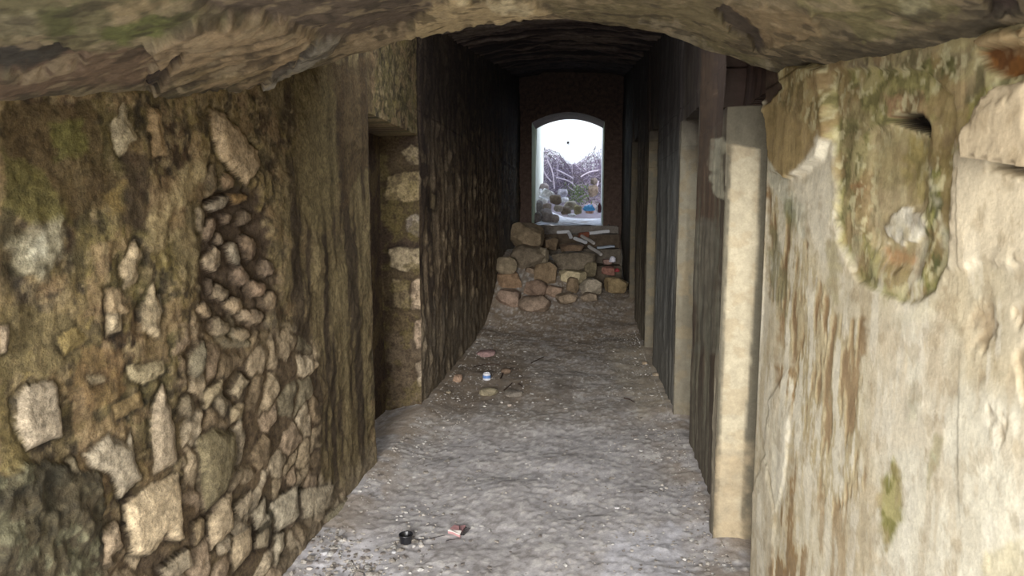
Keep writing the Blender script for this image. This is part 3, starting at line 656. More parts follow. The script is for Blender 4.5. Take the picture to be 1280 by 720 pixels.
# ================================================================== STAIRS
stair = empty('stone_staircase', (-.27, 11.2, .2), 'worn stone steps climbing to the bright arched opening', 'stairs')
M_step = mineral('worn_step', 16, .5, .015, vary=.35)
for i, (y0, z1, c) in enumerate([(11.15, .36, (80, 70, 58)), (11.75, .64, (84, 74, 62)), (12.2, .90, (92, 84, 74)), (12.62, 1.15, (82, 70, 58)), (13.08, 1.29, (120, 112, 104))]):
    bm = bmesh.new(); bmesh.ops.create_cube(bm, size=1)
    x0, x1, y1, z0 = XL+.07, XR-.07, y0+.75 if i < 4 else YEND+.35, z1-.42
    for v in bm.verts: v.co = (mix(x0, x1, v.co.x+.5), mix(y0, y1, v.co.y+.5), mix(z0, z1, v.co.z+.5))
    bmesh.ops.bevel(bm, geom=bm.edges[:], offset=.02, segments=2, affect='EDGES')
    bmesh.ops.subdivide_edges(bm, edges=[e for e in bm.edges if e.calc_length() > .3], cuts=14, use_grid_fill=True)
    for v in bm.verts:
        p = np.array([[*(v.co*4)]]); nn = fbm(p, 3, 631+i)[0]-.5
        v.co.z += nn*.06; v.co.y += nn*.07
    me = bpy.data.meshes.new('step'); bm.to_mesh(me); bm.free()
    a = me.color_attributes.new('Col', 'FLOAT_COLOR', 'POINT'); a.data.foreach_set('color', np.tile([*lin(c), 1.], len(me.vertices)))
    me.materials.append(M_step)
    for v in me.vertices: v.co -= stair.location
    o = bpy.data.objects.new('step', me); COL.objects.link(o); o.parent = stair

# ================================================================== STONES
M_rock = mineral('rubble_stone', 16, .7, .02, vary=.4)
def make_rock(name, size, c, seed, cuts=9, sub=4, blocky=.5, rot=0., noise=.07):
    r = np.random.default_rng(seed)
    bm = bmesh.new(); bmesh.ops.create_icosphere(bm, subdivisions=sub, radius=1)
    P = np.array([v.co[:] for v in bm.verts])
    # faceted block: clip the ball with planes
    N = [np.array(v) for v in ((1, 0, 0), (-1, 0, 0), (0, 1, 0), (0, -1, 0), (0, 0, 1), (0, 0, -1))]
    H = [mix(.95, .66, blocky)*r.uniform(.9, 1.08) for _ in N]
    N = [n_+r.normal(0, .16, 3) for n_ in N]
    for _ in range(cuts):
        v = r.normal(0, 1, 3); N.append(v); H.append(r.uniform(.68, .90))
    for n_, h_ in zip(N, H):
        n_ = n_/np.linalg.norm(n_); dd = P@n_-h_
        P = P-np.maximum(dd, 0)[:, None]*n_*.97
    P = P/np.abs(P).max(0)
    P = P*(1+(fbm(P*1.6+seed*3.1, 3, seed)-.5)[:, None]*noise*2+(fbm(P*6+seed, 2, seed+3)-.5)[:, None]*noise*.5)
    P = P*np.array(size)/2
    ca, sa = math.cos(rot), math.sin(rot)
    P = P@np.array([[ca, 0, -sa], [0, 1, 0], [sa, 0, ca]])
    for v, p in zip(bm.verts, P): v.co = p
    me = bpy.data.meshes.new(name); bm.to_mesh(me); bm.free()
    cc = lin(c)[None]*np.clip(1+(fbm(P*7+seed, 3, seed+8)-.5)*1.1, .5, 1.6)[:, None]
    a = me.color_attributes.new('Col', 'FLOAT_COLOR', 'POINT'); a.data.foreach_set('color', np.hstack([cc, np.ones((len(P), 1))]).ravel())
    me.materials.append(M_rock)
    for p in me.polygons: p.use_smooth = True
    me.set_sharp_from_angle(angle=math.radians(24)) if hasattr(me, 'set_sharp_from_angle') else None
    o = bpy.data.objects.new(name, me); COL.objects.link(o)
    return o
def rock_px(name, box, d, c, label, cat, group, seed, depth=None, rot=0., blocky=.5, cuts=9, sub=4, rest=None):
    """stone whose outline fills the pixel box at passage depth d"""
    u0, v0, u1, v1 = box
    a, b = hit(u0, v1, 1, d), hit(u1, v0, 1, d)
    w, h = b[0]-a[0], b[2]-a[2]
    o = make_rock(name, (w*1.04, depth or max(w, h)*.9, h*1.04), c, seed, blocky=blocky, rot=rot, cuts=cuts, sub=sub)
    o.location = ((a[0]+b[0])/2, d+.02, (a[2]+b[2])/2)
    tag(o, label, cat, group)
    return o
gP = 'fallen stones heaped at the foot of the steps'
for i, (box, d, c, lab, kw) in enumerate([
    ((637, 278, 679, 311), 10.75, (126, 108, 84), 'large tan boulder crowning the rubble heap by the left wall', dict(blocky=.35, depth=.5)),
    ((638, 306, 684, 340), 10.55, (112, 98, 80), 'big grey-brown boulder directly under the topmost boulder of the heap', dict(blocky=.5, depth=.55)),
    ((673, 309, 686, 331), 10.5, (134, 120, 98), 'narrow pale stone wedged on right side of the second boulder', dict(blocky=.6)),
    ((620, 321, 649, 342), 9.95, (132, 116, 92), 'squared block stacked on another block against the left wall', dict(blocky=.85, depth=.34)),
    ((621, 341, 652, 363), 9.9, (146, 116, 88), 'squared orange-tinged block carrying another block against the left wall', dict(blocky=.85, depth=.36)),
    ((655, 334, 672, 354), 10.3, (118, 100, 82), 'small brown stone between the stacked blocks and the middle boulder', dict(blocky=.6)),
    ((667, 328, 696, 360), 10.15, (130, 108, 82), 'rounded tan boulder in the middle of the heap below the grey one', dict(blocky=.5, depth=.36)),
    ((690, 315, 747, 341), 11.0, (104, 92, 76), 'long flat brown-grey slab lying across the lowest steps', dict(blocky=.9, depth=.4)),
    ((730, 326, 747, 346), 10.75, (106, 94, 72), 'brown block under the right end of the long flat slab', dict(blocky=.8)),
    ((695, 337, 733, 357), 10.4, (168, 152, 118), 'pale cream-topped slab in front of the long flat slab', dict(blocky=.9, depth=.3)),
    ((708, 347, 724, 370), 10.15, (122, 102, 78), 'brown stone leaning on the front of the pale slab', dict(blocky=.4)),
    ((724, 348, 754, 368), 10.05, (134, 122, 104), 'grey angular stone right of the pale slab', dict(blocky=.6)),
    ((754, 346, 786, 366), 10.0, (128, 108, 76), 'low ochre-brown stone beside the right wall', dict(blocky=.7)),
    ((680, 357, 703, 371), 9.8, (136, 112, 92), 'small pinkish stone at the front below the middle boulder', dict(blocky=.5)),
    ((653, 350, 684, 373), 9.75, (128, 104, 86), 'wide reddish-brown stone at the front right of the squared blocks', dict(blocky=.55)),
    ((619, 362, 652, 384), 9.4, (140, 116, 98), 'sloping pinkish slab at the heap front by the left wall', dict(blocky=.6, rot=.25)),
    ((648, 370, 690, 390), 9.2, (130, 110, 92), 'broad flat stone lowest at the front of the heap', dict(blocky=.6)),
    ((694, 366, 722, 380), 9.5, (124, 106, 86), 'low brown stone at the front centre of the heap', dict(blocky=.6)),
    ((726, 366, 748, 377), 9.6, (118, 102, 84), 'little flat stone in front of the grey angular stone', dict(blocky=.6)),
    ((680, 297, 698, 313), 11.75, (118, 98, 76), 'brown squared stone sitting at left end of a step', dict(blocky=.9, depth=.3)),
    ((699, 303, 730, 318), 11.5, (112, 90, 70), 'reddish-brown rough stone on the step behind the long slab', dict(blocky=.6)),
    ]):
    rock_px('rubble_stone', box, d, np.array(c)*.98+[0, 1, 2], lab, 'stone', gP, 900+i, **kw)
gO = 'stones tumbled outside the opening'
for i, (box, d, c, lab, kw) in enumerate([
    ((672, 236, 679, 247), 15.5, (236, 236, 240), 'white stone against left wall at the top of the outside rubble', dict(blocky=.6)),
    ((674, 228, 686, 240), 15.6, (150, 138, 136), 'brownish rounded stone topmost of the outside rubble slope', dict(blocky=.3)),
    ((676, 236, 693, 249), 15.3, (240, 240, 242), 'long pale slab tilted down the outside rubble slope', dict(blocky=.95, cuts=4, rot=.45)),
    ((671, 246, 685, 256), 15.15, (232, 232, 236), 'pale slab tilted below the long pale slab outside', dict(blocky=.95, cuts=4, rot=.45)),
    ((687, 243, 702, 256), 15.2, (120, 106, 92), 'brown angular stone right of the long pale slab outside', dict(blocky=.5)),
    ((667, 250, 679, 266), 14.9, (118, 114, 114), 'grey stone low on the left of the outside rubble', dict(blocky=.5)),
    ((677, 254, 690, 264), 14.95, (136, 124, 116), 'grey stone in the middle of the outside rubble slope', dict(blocky=.6)),
    ((666, 265, 677, 280), 14.35, (88, 80, 76), 'dark stone at lower left edge of the arched opening', dict(blocky=.2, rot=.4)),
    ((675, 260, 692, 279), 14.7, (112, 104, 100), 'grey stone on the threshold beside the dark corner stone', dict(blocky=.3, rot=-.3)),
    ((688, 268, 699, 279), 14.6, (128, 116, 108), 'rounded grey stone at right end of the threshold stones', dict(blocky=.1)),
    ((692, 256, 704, 265), 15.1, (150, 140, 128), 'small tan stone below the brown angular stone outside', dict(blocky=.5)),
    ((700, 246, 711, 253), 15.9, (200, 198, 204), 'small pale stone in front of the brambles at centre left', dict(blocky=.5)),
    ((705, 251, 722, 262), 15.5, (150, 142, 126), 'tan rounded stone lying left of the upright ochre block', dict(blocky=.4)),
    ((717, 256, 727, 269), 15.3, (142, 132, 100), 'upright ochre block just left of the blue plastic bag', dict(blocky=.85)),
    ((701, 258, 714, 269), 15.2, (112, 100, 86), 'dark tan stone under the tan rounded stone outside', dict(blocky=.5)),
    ((732, 261, 742, 267), 15.35, (172, 126, 102), 'small salmon stone just under the blue plastic bag', dict(blocky=.4)),
    ((735, 231, 748, 246), 16.6, (122, 104, 88), 'brown boulder half hidden in the brambles on the right', dict(blocky=.4)),
    ((744, 255, 753, 266), 15.3, (186, 178, 176), 'pale stone beside the right edge of the opening', dict(blocky=.5)),
    ((709, 267, 720, 271), 14.9, (200, 200, 206), 'flat white stone lying on bright ground before the ochre block', dict(blocky=.5)),
    ((697, 236, 710, 247), 16.3, (140, 136, 146), 'grey lilac stone at the foot of the brambles', dict(blocky=.5)),
    ((738, 222, 747, 231), 16.9, (104, 92, 84), 'dark brown stone above the boulder in the brambles', dict(blocky=.5)),
    ]):
    rock_px('tumbled_stone', box, d, c, lab, 'stone', gO, 1000+i, sub=3, **kw)

# ---- stones and litter lying on the passage floor
def on_floor(u, v):
    p = hit(u, v, 2, 0.0)
    for _ in range(6):
        z = float(floor_z(np.array([p[0]]), np.array([p[1]]))[0]); p = hit(u, v, 2, z)
    return p
gF = 'loose stones on the passage floor'
for i, (u, v, w, h, c, lab) in enumerate([
    (571, 478, 12, 13, (122, 98, 80), 'rounded brown stone by the left wall next to the can'),
    (608, 495, 25, 10, (146, 134, 108), 'flat tan stone slab in front of the blue can'),
    (641, 496, 24, 7, (132, 122, 110), 'thin grey slab right of the flat tan stone'),
    (606, 446, 24, 9, (150, 120, 116), 'pinkish flat stone behind the blue can'),
    (637, 508, 6, 4, (184, 168, 154), 'small pale pebble in front of the thin grey slab'),
    (627, 504, 4, 3, (190, 182, 172), 'tiny white pebble behind the small pale pebble'),
    (605, 509, 5, 2, (190, 184, 172), 'tiny flat white chip in front of the tan slab'),
    (560, 492, 7, 4, (150, 136, 114), 'small tan pebble at the foot of the left wall'),
    (632, 467, 13, 8, (112, 92, 76), 'brown stone among the twigs right of the can'),
    (404, 694, 10, 5, (190, 188, 190), 'pale grey chip at the near left corner of the floor'),
    (492, 692, 6, 4, (196, 194, 196), 'white chip just in front of the black tub'),
    (771, 636, 7, 3, (190, 186, 186), 'small white chip on the near right floor'),
    (820, 470, 9, 5, (150, 134, 112), 'tan stone at the foot of the right wall'),
    (806, 456, 8, 5, (140, 122, 100), 'brown stone behind the tan one by the right wall'),
    ]):
    p = on_floor(u, v); k = (p-EYE)@fw/F
    o = make_rock('loose_stone', (w*k, w*k*1.1, h*k*.9), c, 1100+i, sub=3); o.location = (p[0], p[1]+w*k*.4, p[2]+h*k*.28)
    tag(o, lab, 'stone', gF)

# grit: uncountable chips scattered over the floor
ico = bmesh.new(); bmesh.ops.create_icosphere(ico, subdivisions=1, radius=1); iv = np.array([v.co[:] for v in ico.verts]); jf = np.array([[v.index for v in f.verts] for f in ico.faces]); ico.free()
n = 6500
gx = np.where(rng.random(n) < .45, np.where(rng.random(n) < .55, XL+np.abs(rng.normal(0, .28, n)), XR-np.abs(rng.normal(0, .22, n))), rng.uniform(XL, XR, n)); gx = np.clip(gx, XL+.05, XR-.05)
gd = 2.3+rng.random(n)**1.3*6.7
sz = rng.gamma(1.7, .0018, n)+.0016; sz = np.minimum(sz, .018)
k9 = slice(0, 420); gx[k9] = rng.normal(-1.0, .13, 420); gd[k9] = rng.normal(2.85, .16, 420); gx[:420] = np.clip(gx[:420], XL+.02, 0); sz[:420] *= 1.5
gz = floor_z(gx, gd)+sz*.15
rr = rng.uniform(.55, 1.3, (n, len(iv), 1)); sc3 = np.stack([sz*rng.uniform(.8, 1.5, n), sz*rng.uniform(.8, 1.5, n), sz*.6], 1)
ang = rng.uniform(0, 6.28, n); base = iv[None]*rr
xx = base[..., 0]*np.cos(ang)[:, None]-base[..., 1]*np.sin(ang)[:, None]; yy = base[..., 0]*np.sin(ang)[:, None]+base[..., 1]*np.cos(ang)[:, None]
Vg = np.stack([xx, yy, base[..., 2]], 2)*sc3[:, None]+np.stack([gx, gd, gz], 1)[:, None]
gp = np.array([lin(c) for c in [(190, 186, 180), (160, 152, 142), (136, 128, 118), (176, 168, 158), (116, 108, 102)]])
cg = np.repeat(gp[rng.integers(0, 5, n)], len(iv), 0)
o = link_mesh('grit', Vg.reshape(-1, 3), (jf[None]+(np.arange(n)*len(iv))[:, None, None]).reshape(-1, 3), M_rock, col=cg, smooth=False)
tag(o, 'pale grit and mortar crumbs scattered over the passage floor', 'gravel', kind='stuff')

def lathe(name, prof, mat, parent=None, seg=32, loc=(0, 0, 0), dent=0., seed=0):
    Vv, Ff = [], []
    for i, (r, z) in enumerate(prof):
        for k in range(seg):
            a = 2*math.pi*k/seg; rr = r*(1+dent*math.sin(2*a+seed)+dent*.5*math.sin(3*a+z*90))
            Vv.append((rr*math.cos(a), rr*math.sin(a), z))
    for i in range(len(prof)-1):
        for k in range(seg):
            k2 = (k+1) % seg; Ff.append([i*seg+k, i*seg+k2, (i+1)*seg+k2, (i+1)*seg+k])
    me = bpy.data.meshes.new(name); me.from_pydata(Vv, [], Ff); me.update(); me.materials.append(mat)
    me.polygons.foreach_set('use_smooth', [True]*len(Ff))
    o = bpy.data.objects.new(name, me); COL.objects.link(o); o.parent = parent; o.location = loc
    return o
M_alu = flat('dull_white_metal', (214, 214, 220), .4, 0, .5); M_blue = flat('blue_label', (92, 128, 190), .45, 0, .5); M_blk = flat('black_plastic', (22, 22, 26), .35, 0, .5)
p = on_floor(608.5, 475); can = empty('drink_can', p, 'small blue and white can standing on the floor by the left wall', 'can')
r = .036
lathe('can_body', [(.001, .002), (r*.8, 0), (r*1.06, .006), (r*1.06, .020), (r*1.0, .022), (r*1.0, .052), (r*1.02, .054), (r*.96, .060), (r*.86, .066), (r*.84, .069), (r*.8, .068), (r*.78, .064), (.001, .063)], M_alu, can)
lathe('can_label', [(r*1.035, .021), (r*1.045, .023), (r*1.045, .046), (r*1.035, .049)], M_blue, can)
p = on_floor(505.5, 682); tub = empty('plastic_tub', p+np.array([0, .03, 0]), 'small round open black tub on the near floor', 'tub')
r = .031
lathe('tub_wall', [(.001, .004), (r*.86, .004), (r*.94, .038), (r*1.02, .042), (r*1.06, .042), (r*1.06, .036), (r*.98, .033), (r*.9, .003), (r*.86, 0), (.001, 0)], M_blk, tub, dent=.02)
lathe('rim', [(r*1.02, .038), (r*1.09, .038), (r*1.09, .044), (r*1.0, .045), (r*.97, .041)], M_blk, tub, dent=.02)
def ground_line(name, px, rad, mat, label, cat, lift=.004, group=None, seg=6):
    pts = [on_floor(u, v)+np.array([0, 0, lift]) for u, v in px]
    # smooth subdivide
    for _ in range(2):
        nn = [pts[0]]
        for a, b in zip(pts[:-1], pts[1:]): nn += [a*.75+b*.25, a*.25+b*.75]
        pts = nn+[pts[-1]]
    Vv, Ff = tube_mesh([(pts, np.linspace(rad, rad*.6, len(pts)))], seg)
    o = link_mesh(name, Vv, Ff, mat); return tag(o, label, cat, group)
M_twig = flat('dry_twig', (62, 48, 40), .85); M_wire = flat('dark_wire', (46, 42, 44), .6)
ground_line('wire', [(514, 676), (525, 675.5), (537, 675), (546, 672), (556, 670)], .0022, M_wire, 'thin dark wire between the black tub and the crushed packet', 'wire')
ground_line('wire', [(558, 677), (563, 675.5), (570, 675), (577, 673)], .002, M_wire, 'short bit of dark wire just in front of the crushed packet', 'wire')
for px, rr_, lab in [([(592, 460), (604, 457), (618, 456), (626, 458)], .007, 'dark twig lying behind the blue can'),
    ([(626, 474), (629, 466), (634, 464)], .008, 'short forked twig standing right of the can'),
    ([(630, 489), (636, 484), (640, 480)], .007, 'short twig lying at an angle in front of the brown stone'),
    ([(640, 464), (648, 463)], .006, 'tiny twig at far right of the litter around the can'),
    ([(664, 455), (672, 451), (680, 447)], .007, 'slender twig lying in the middle of the floor'),
    ([(780, 499), (786, 500), (793, 504)], .006, 'small dark twig on the floor near the right wall'),
    ([(648, 481), (653, 484)], .008, 'dark bit of twig right of the thin grey slab')]:
    ground_line('twig', px, rr_, M_twig, lab, 'twig', .01, 'twigs on the passage floor')
# crushed packet: red card, pale edge, dark mesh flap
pk0 = [on_floor(*t) for t in [(560, 668), (575, 672), (582, 661), (568, 659.5)]]
pk1 = [on_floor(*t) for t in [(575, 672), (580, 672.5), (588, 664), (574, 661)]]
cen = sum(pk0)/4
pk = empty('crushed_packet', cen, 'crushed red and white packet with torn dark mesh flap on the near floor', 'packet')
def thick(name, quad, h, mat, lift=0., nx=8):
    qd = [np.array(t)-cen for t in quad]
    Vv = []; N_ = nx+1
    for s_ in (0, 1):
        for j in range(N_):
            for i in range(N_):
                a, b = i/nx, j/nx; t = (qd[0]*(1-a)+qd[1]*a)*(1-b)+(qd[3]*(1-a)+qd[2]*a)*b
                t = t+[0, 0, lift+s_*h+.003*math.sin(a*5+b*3)]
                Vv.append(t)
    Ff = []
    for s_ in (0, 1):
        for j in range(nx):
            for i in range(nx):
                b = s_*N_*N_; f = [b+j*N_+i, b+j*N_+i+1, b+(j+1)*N_+i+1, b+(j+1)*N_+i]; Ff.append(f if s_ else f[::-1])
    ring = [i for i in range(N_)]+[j*N_+nx for j in range(1, N_)]+[nx*N_+i for i in range(nx-1, -1, -1)]+[j*N_ for j in range(nx-1, 0, -1)]
    for a, b in zip(ring, ring[1:]+ring[:1]): Ff.append([a, b, b+N_*N_, a+N_*N_])
    me = bpy.data.meshes.new(name); me.from_pydata([tuple(v) for v in Vv], [], Ff); me.update(); me.materials.append(mat)
    o = bpy.data.objects.new(name, me); COL.objects.link(o); o.parent = pk; return o
thick('card', pk0, .012, flat('faded_red_card', (176, 128, 128), .7), .004)
e0 = [pk0[0], pk0[1], mix(pk0[1], pk0[2], .28), mix(pk0[0], pk0[3], .28)]
thick('pale_edge', e0, .004, flat('white_card', (226, 214, 206), .7), .0165)
mesh_paths = []
fa = [t-cen+np.array([0, 0, .014]) for t in pk1]
for i in range(8):
    a = i/7; mesh_paths.append(([mix(fa[0], fa[1], a), mix(fa[3], fa[2], a)+np.array([0, 0, .004])], .0014))
    mesh_paths.append(([mix(fa[0], fa[3], a), mix(fa[1], fa[2], a)], .0014))
Vv, Ff = tube_mesh(mesh_paths, 5); link_mesh('mesh_flap', Vv, Ff, M_wire, parent=pk)

# ---- debris on the steps
def bar(name, a, b, d0, d1, wid, thk, mat, label, cat, group=None, lift=0.):
    A, B = hit(*a, 1, d0), hit(*b, 1, d1); L_ = np.linalg.norm(B-A)
    bm = bmesh.new(); bmesh.ops.create_cube(bm, size=1)
    for v in bm.verts: v.co = (v.co.x*L_, v.co.y*wid, v.co.z*thk)
    bmesh.ops.bevel(bm, geom=bm.edges[:], offset=min(wid, thk)*.2, segments=2, affect='EDGES')
    bmesh.ops.subdivide_edges(bm, edges=[e for e in bm.edges if e.calc_length() > L_*.5], cuts=8)
    for v in bm.verts: v.co.z += .02*L_*math.sin(v.co.x/L_*4); v.co.y += .01*L_*math.sin(v.co.x/L_*7+1)
    me = bpy.data.meshes.new(name); bm.to_mesh(me); bm.free(); me.materials.append(mat)
    o = bpy.data.objects.new(name, me); COL.objects.link(o)
    x = Vector(B-A).normalized(); y = Vector((0, 0, 1)).cross(x).normalized(); z = x.cross(y)
    M_ = Matrix((x, y, z)).transposed().to_4x4(); M_.translation = Vector((A+B)/2)+Vector((0, 0, lift)); o.matrix_world = M_
    return tag(o, label, cat, group)
M_wood = flat('grey_weathered_wood', (186, 180, 174), .8, vary=.25); M_pale = flat('white_painted_wood', (206, 206, 210), .7); M_brick = flat('terracotta', (142, 76, 52), .9, vary=.3); M_redp = flat('red_plastic', (132, 40, 46), .5); M_sheet = flat('bluish_sheet', (150, 160, 172), .6)
bar('wooden_batten', (727, 294), (743, 305), 12.4, 12.05, .05, .045, M_wood, 'grey batten slanting down the steps, upper of the two', 'wood', 'broken battens on the steps')
bar('wooden_batten', (736, 307), (752, 319), 12.05, 11.7, .05, .045, M_wood, 'grey batten slanting down the steps, lower of the two', 'wood', 'broken battens on the steps')
bar('wooden_batten', (718, 297), (733, 304), 12.3, 12.1, .07, .05, M_pale, 'short white batten end left of the two slanting battens', 'wood', 'broken battens on the steps')
bar('wooden_batten', (711, 290), (714, 298), 12.5, 12.4, .06, .04, M_pale, 'small upright white batten on the left of the debris', 'wood', 'broken battens on the steps')
bar('wooden_batten', (735, 291), (762, 289.5), 12.6, 12.6, .12, .05, M_pale, 'white board lying along a step under the threshold', 'wood', 'broken battens on the steps')
bar('wooden_batten', (696, 290), (712, 290), 12.6, 12.6, .12, .05, M_pale, 'short pale board at left of the step under the threshold', 'wood', 'broken battens on the steps')
bar('sheet_metal', (746, 309), (768, 308), 12.2, 12.2, .3, .03, M_sheet, 'bluish sheet lying on a step at right', 'sheet')
for i, (box, d, c, lab) in enumerate([((722, 290, 737, 297), 12.45, (112, 66, 50), 'terracotta brick fragment on top of the slanting battens'), ((708, 305, 722, 313), 11.5, (134, 82, 64), 'reddish brick fragment on the rough stone behind the long slab'),
    ((752, 333, 770, 345), 11.25, (128, 88, 76), 'dull red brick on the lowest step at right'), ((753, 324, 765, 331), 11.6, (134, 108, 98), 'pinkish brick fragment on the step by the white scrap')]):
    rock_px('brick_fragment', box, d, c, lab, 'brick', 'brick fragments on the steps', 1200+i, blocky=1., cuts=3, sub=3, depth=.16)
def crumple(name, box, d, mat, label, cat, seed, amp=.28, depth=None):
    u0, v0, u1, v1 = box; a, b = hit(u0, v1, 1, d), hit(u1, v0, 1, d); w, h = b[0]-a[0], b[2]-a[2]
    bm = bmesh.new(); bmesh.ops.create_icosphere(bm, subdivisions=4, radius=1)
    P = np.array([v.co[:] for v in bm.verts]); n_ = np.abs(fbm(P*2.3+seed, 3, seed)-.5)*2
    P = P*(1-amp+amp*2*n_)[:, None]; P[:, 2] = np.where(P[:, 2] < -.4, -.4+(P[:, 2]+.4)*.2, P[:, 2])
    P = (P-P.min(0))/(P.max(0)-P.min(0))-.5
    P = P*[w, depth or w*.7, h]
    for v, p_ in zip(bm.verts, P): v.co = p_
    me = bpy.data.meshes.new(name); bm.to_mesh(me); bm.free(); me.materials.append(mat)
    for p_ in me.polygons: p_.use_smooth = True
    o = bpy.data.objects.new(name, me); COL.objects.link(o); o.location = (a+b)/2
    return tag(o, label, cat)
crumple('plastic_bag', (728, 255, 744, 264), 15.25, flat('sky_blue_plastic', (64, 152, 214), .35, 0, .5, vary=.2), 'bright blue crumpled plastic bag on the ground outside', 'bag', 5)
crumple('plastic_scrap', (761, 320, 770, 328), 11.45, flat('white_plastic', (204, 202, 214), .4, 0, .5), 'white crumpled scrap on a step near the right wall', 'scrap', 9)
crumple('plastic_scrap', (768, 335, 775, 340), 11.0, M_redp, 'small bright red scrap at the right end of lowest step', 'scrap', 12)
crumple('dark_red_bundle', (747, 253, 752, 266), 15.0, flat('dark_red_cloth', (72, 42, 48), .9), 'dark red bundle leaning at the right edge of the opening', 'bundle', 15)

# ================================================================== BRAMBLES outside
th = empty('bramble_thicket', (-.3, 17.6, 1.8), 'bare lilac-grey bramble thicket tangled in front of the white wall', 'bush')
org = np.array([-.3, 17.6, 1.8])
M_br = flat('dry_bramble', (104, 92, 112), .85, vary=.3); M_br2 = flat('pale_cane', (176, 164, 178), .8); M_br3 = flat('dark_bramble', (70, 62, 64), .9, vary=.3); M_leaf = flat('dull_leaf', (84, 96, 58), .8, vary=.3)
def top_z(x): return 2.93+.12*ss(.0, .9, np.abs(x+.28))+.18*math.sin(x*5.)
def canes(n, r0, seed, lo=1.45):
    r = np.random.default_rng(seed); out = []
    for _ in range(n):
        x = r.uniform(-2.6, 2.4); y = r.uniform(17.5, 19.2); L_ = r.uniform(.5, 1.5); th_ = r.uniform(0, 6.28)
        dx, dy = math.cos(th_)*L_*.6, math.sin(th_)*L_*.35
        z0 = r.uniform(lo, top_z(x)-.25) if r.random() < .6 else float(out_z(np.array([x]), np.array([y]))[0])
        hh = r.uniform(-.25, .55); pts = []
        for t in np.linspace(0, 1, 9):
            p_ = np.array([x+dx*t, y+dy*t, z0+hh*4*t*(1-t)*.6+hh*t*.6])+r.normal(0, .018, 3)
            p_[2] = min(p_[2], top_z(p_[0])+r.normal(0, .05)); p_[1] = min(p_[1], 19.45); pts.append(p_-org)
        out.append((pts, np.linspace(r0*r.uniform(.7, 1.3), r0*.35, 9)))
    return out
for nm, nn, r0, mt, sd in (('bramble_tangle', 2300, .0065, M_br, 1), ('dark_stems', 1100, .008, M_br3, 2), ('pale_twigs', 700, .006, M_br2, 3)):  # second batch takes a darker bramble colour
    Vv, Ff = tube_mesh(canes(nn, r0, sd, 1.5 if sd != 2 else 1.4), 5); link_mesh(nm, Vv, Ff, mt, parent=th)
for px in [[(677, 205), (681, 218), (689, 227)], [(684, 200), (691, 214), (693, 236)], [(697, 213), (708, 218), (716, 223)], [(695, 222), (712, 226), (722, 236), (722, 240)], [(726, 221), (736, 215), (748, 213)], [(748, 226), (746, 236), (744, 240)]]:
    pts = [hit(u, v, 1, 17.45) for u, v in px]
    for _ in range(2):
        q_ = [pts[0]]
        for a, b in zip(pts[:-1], pts[1:]): q_ += [a*.75+b*.25, a*.25+b*.75]
        pts = q_+[pts[-1]]
    Vv, Ff = tube_mesh([([p_-org for p_ in pts], .017)], 6); link_mesh('arching_cane', Vv, Ff, M_br2, parent=th)
r = np.random.default_rng(44); Vv, Ff = [], []
for _ in range(500):
    c_ = hit(r.normal(722, 9), r.normal(243, 7), 1, r.uniform(16.5, 17.2)); a = r.normal(0, 1, 3); a /= np.linalg.norm(a); b = np.cross(a, r.normal(0, 1, 3)); b /= np.linalg.norm(b)
    s_ = r.uniform(.02, .04); k_ = len(Vv); c_ = c_-org
    Vv += [c_-a*s_, c_+b*s_*.5, c_+a*s_, c_-b*s_*.5]; Ff.append([k_, k_+1, k_+2, k_+3])
link_mesh('leaves', Vv, Ff, M_leaf, parent=th)

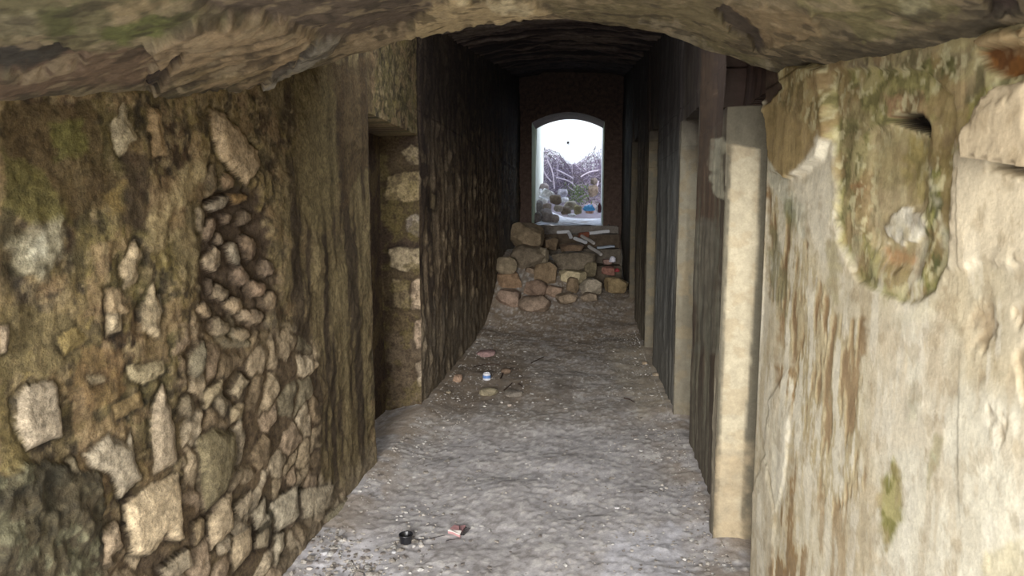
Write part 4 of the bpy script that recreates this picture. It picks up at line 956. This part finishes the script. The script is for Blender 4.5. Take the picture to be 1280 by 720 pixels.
# ================================================================== LIGHT
w = bpy.data.worlds.new('daylight'); sc.world = w; w.use_nodes = True
nt = w.node_tree; bg = nt.nodes['Background']
tc = nt.nodes.new('ShaderNodeTexCoord'); sp = nt.nodes.new('ShaderNodeSeparateXYZ'); rp = nt.nodes.new('ShaderNodeValToRGB')
nt.links.new(tc.outputs['Generated'], sp.inputs[0]); nt.links.new(sp.outputs['Z'], rp.inputs[0]); nt.links.new(rp.outputs[0], bg.inputs[0])
rp.color_ramp.elements[0].position = 0.; rp.color_ramp.elements[0].color = (.95, .95, .95, 1)
rp.color_ramp.elements[1].position = .8; rp.color_ramp.elements[1].color = (.66, .78, 1., 1)
bg.inputs[1].default_value = 3.2
def area(name, loc, target, sx, sy, power, col, portal=False):
    l = bpy.data.lights.new(name, 'AREA'); l.shape = 'RECTANGLE'; l.size = sx; l.size_y = sy; l.energy = power; l.color = col
    o = bpy.data.objects.new(name, l); COL.objects.link(o); o.location = loc
    o.rotation_euler = (Vector(target)-Vector(loc)).to_track_quat('-Z', 'Y').to_euler()
    if portal: l.cycles.is_portal = True
    return o
area('portal_yard', (-.27, .22, .95), (-.27, 2, .95), 2.1, 2.0, 1, (1, 1, 1), True)
area('portal_opening', (-.33, YB-.02, 2.4), (-.33, 5, 2.4), 1.4, 2.1, 1, (1, 1, 1), True)
area('fill_left', (-1.5, -1.2, 1.9), (.72, 1.9, 1.0), 2.2, 1.6, 30, (1.0, .95, .86))  # added fill lamp behind the viewer, brightens the right wall
area('vault_fill', (-.27, 3.55, 2.70), (-.27, 6.6, .4), 1.3, .3, 12, (.95, .97, 1.))  # added fill lamp hidden behind the vault edge; no opening there
ax = area('axis_fill', (-.5, -3.2, 1.9), (-.3, 9, .9), 1.6, 1.0, 80, (1., .97, .92)); ax.data.spread = math.radians(70)  # added fill lamp behind the viewer, carries light down the passage
sun = bpy.data.lights.new('sun', 'SUN'); sun.energy = 2.; sun.angle = math.radians(3); sun.color = (1, .96, .9)
so = bpy.data.objects.new('sun', sun); COL.objects.link(so); so.rotation_euler = (math.radians(40), 0, math.radians(-25))
sc.view_settings.view_transform = 'Standard'; sc.view_settings.look = 'None'; sc.view_settings.exposure = .5; sc.view_settings.gamma = 1.15
sc.cycles.use_denoising = True; sc.cycles.max_bounces = 10; sc.cycles.diffuse_bounces = 6; sc.cycles.sample_clamp_indirect = 6
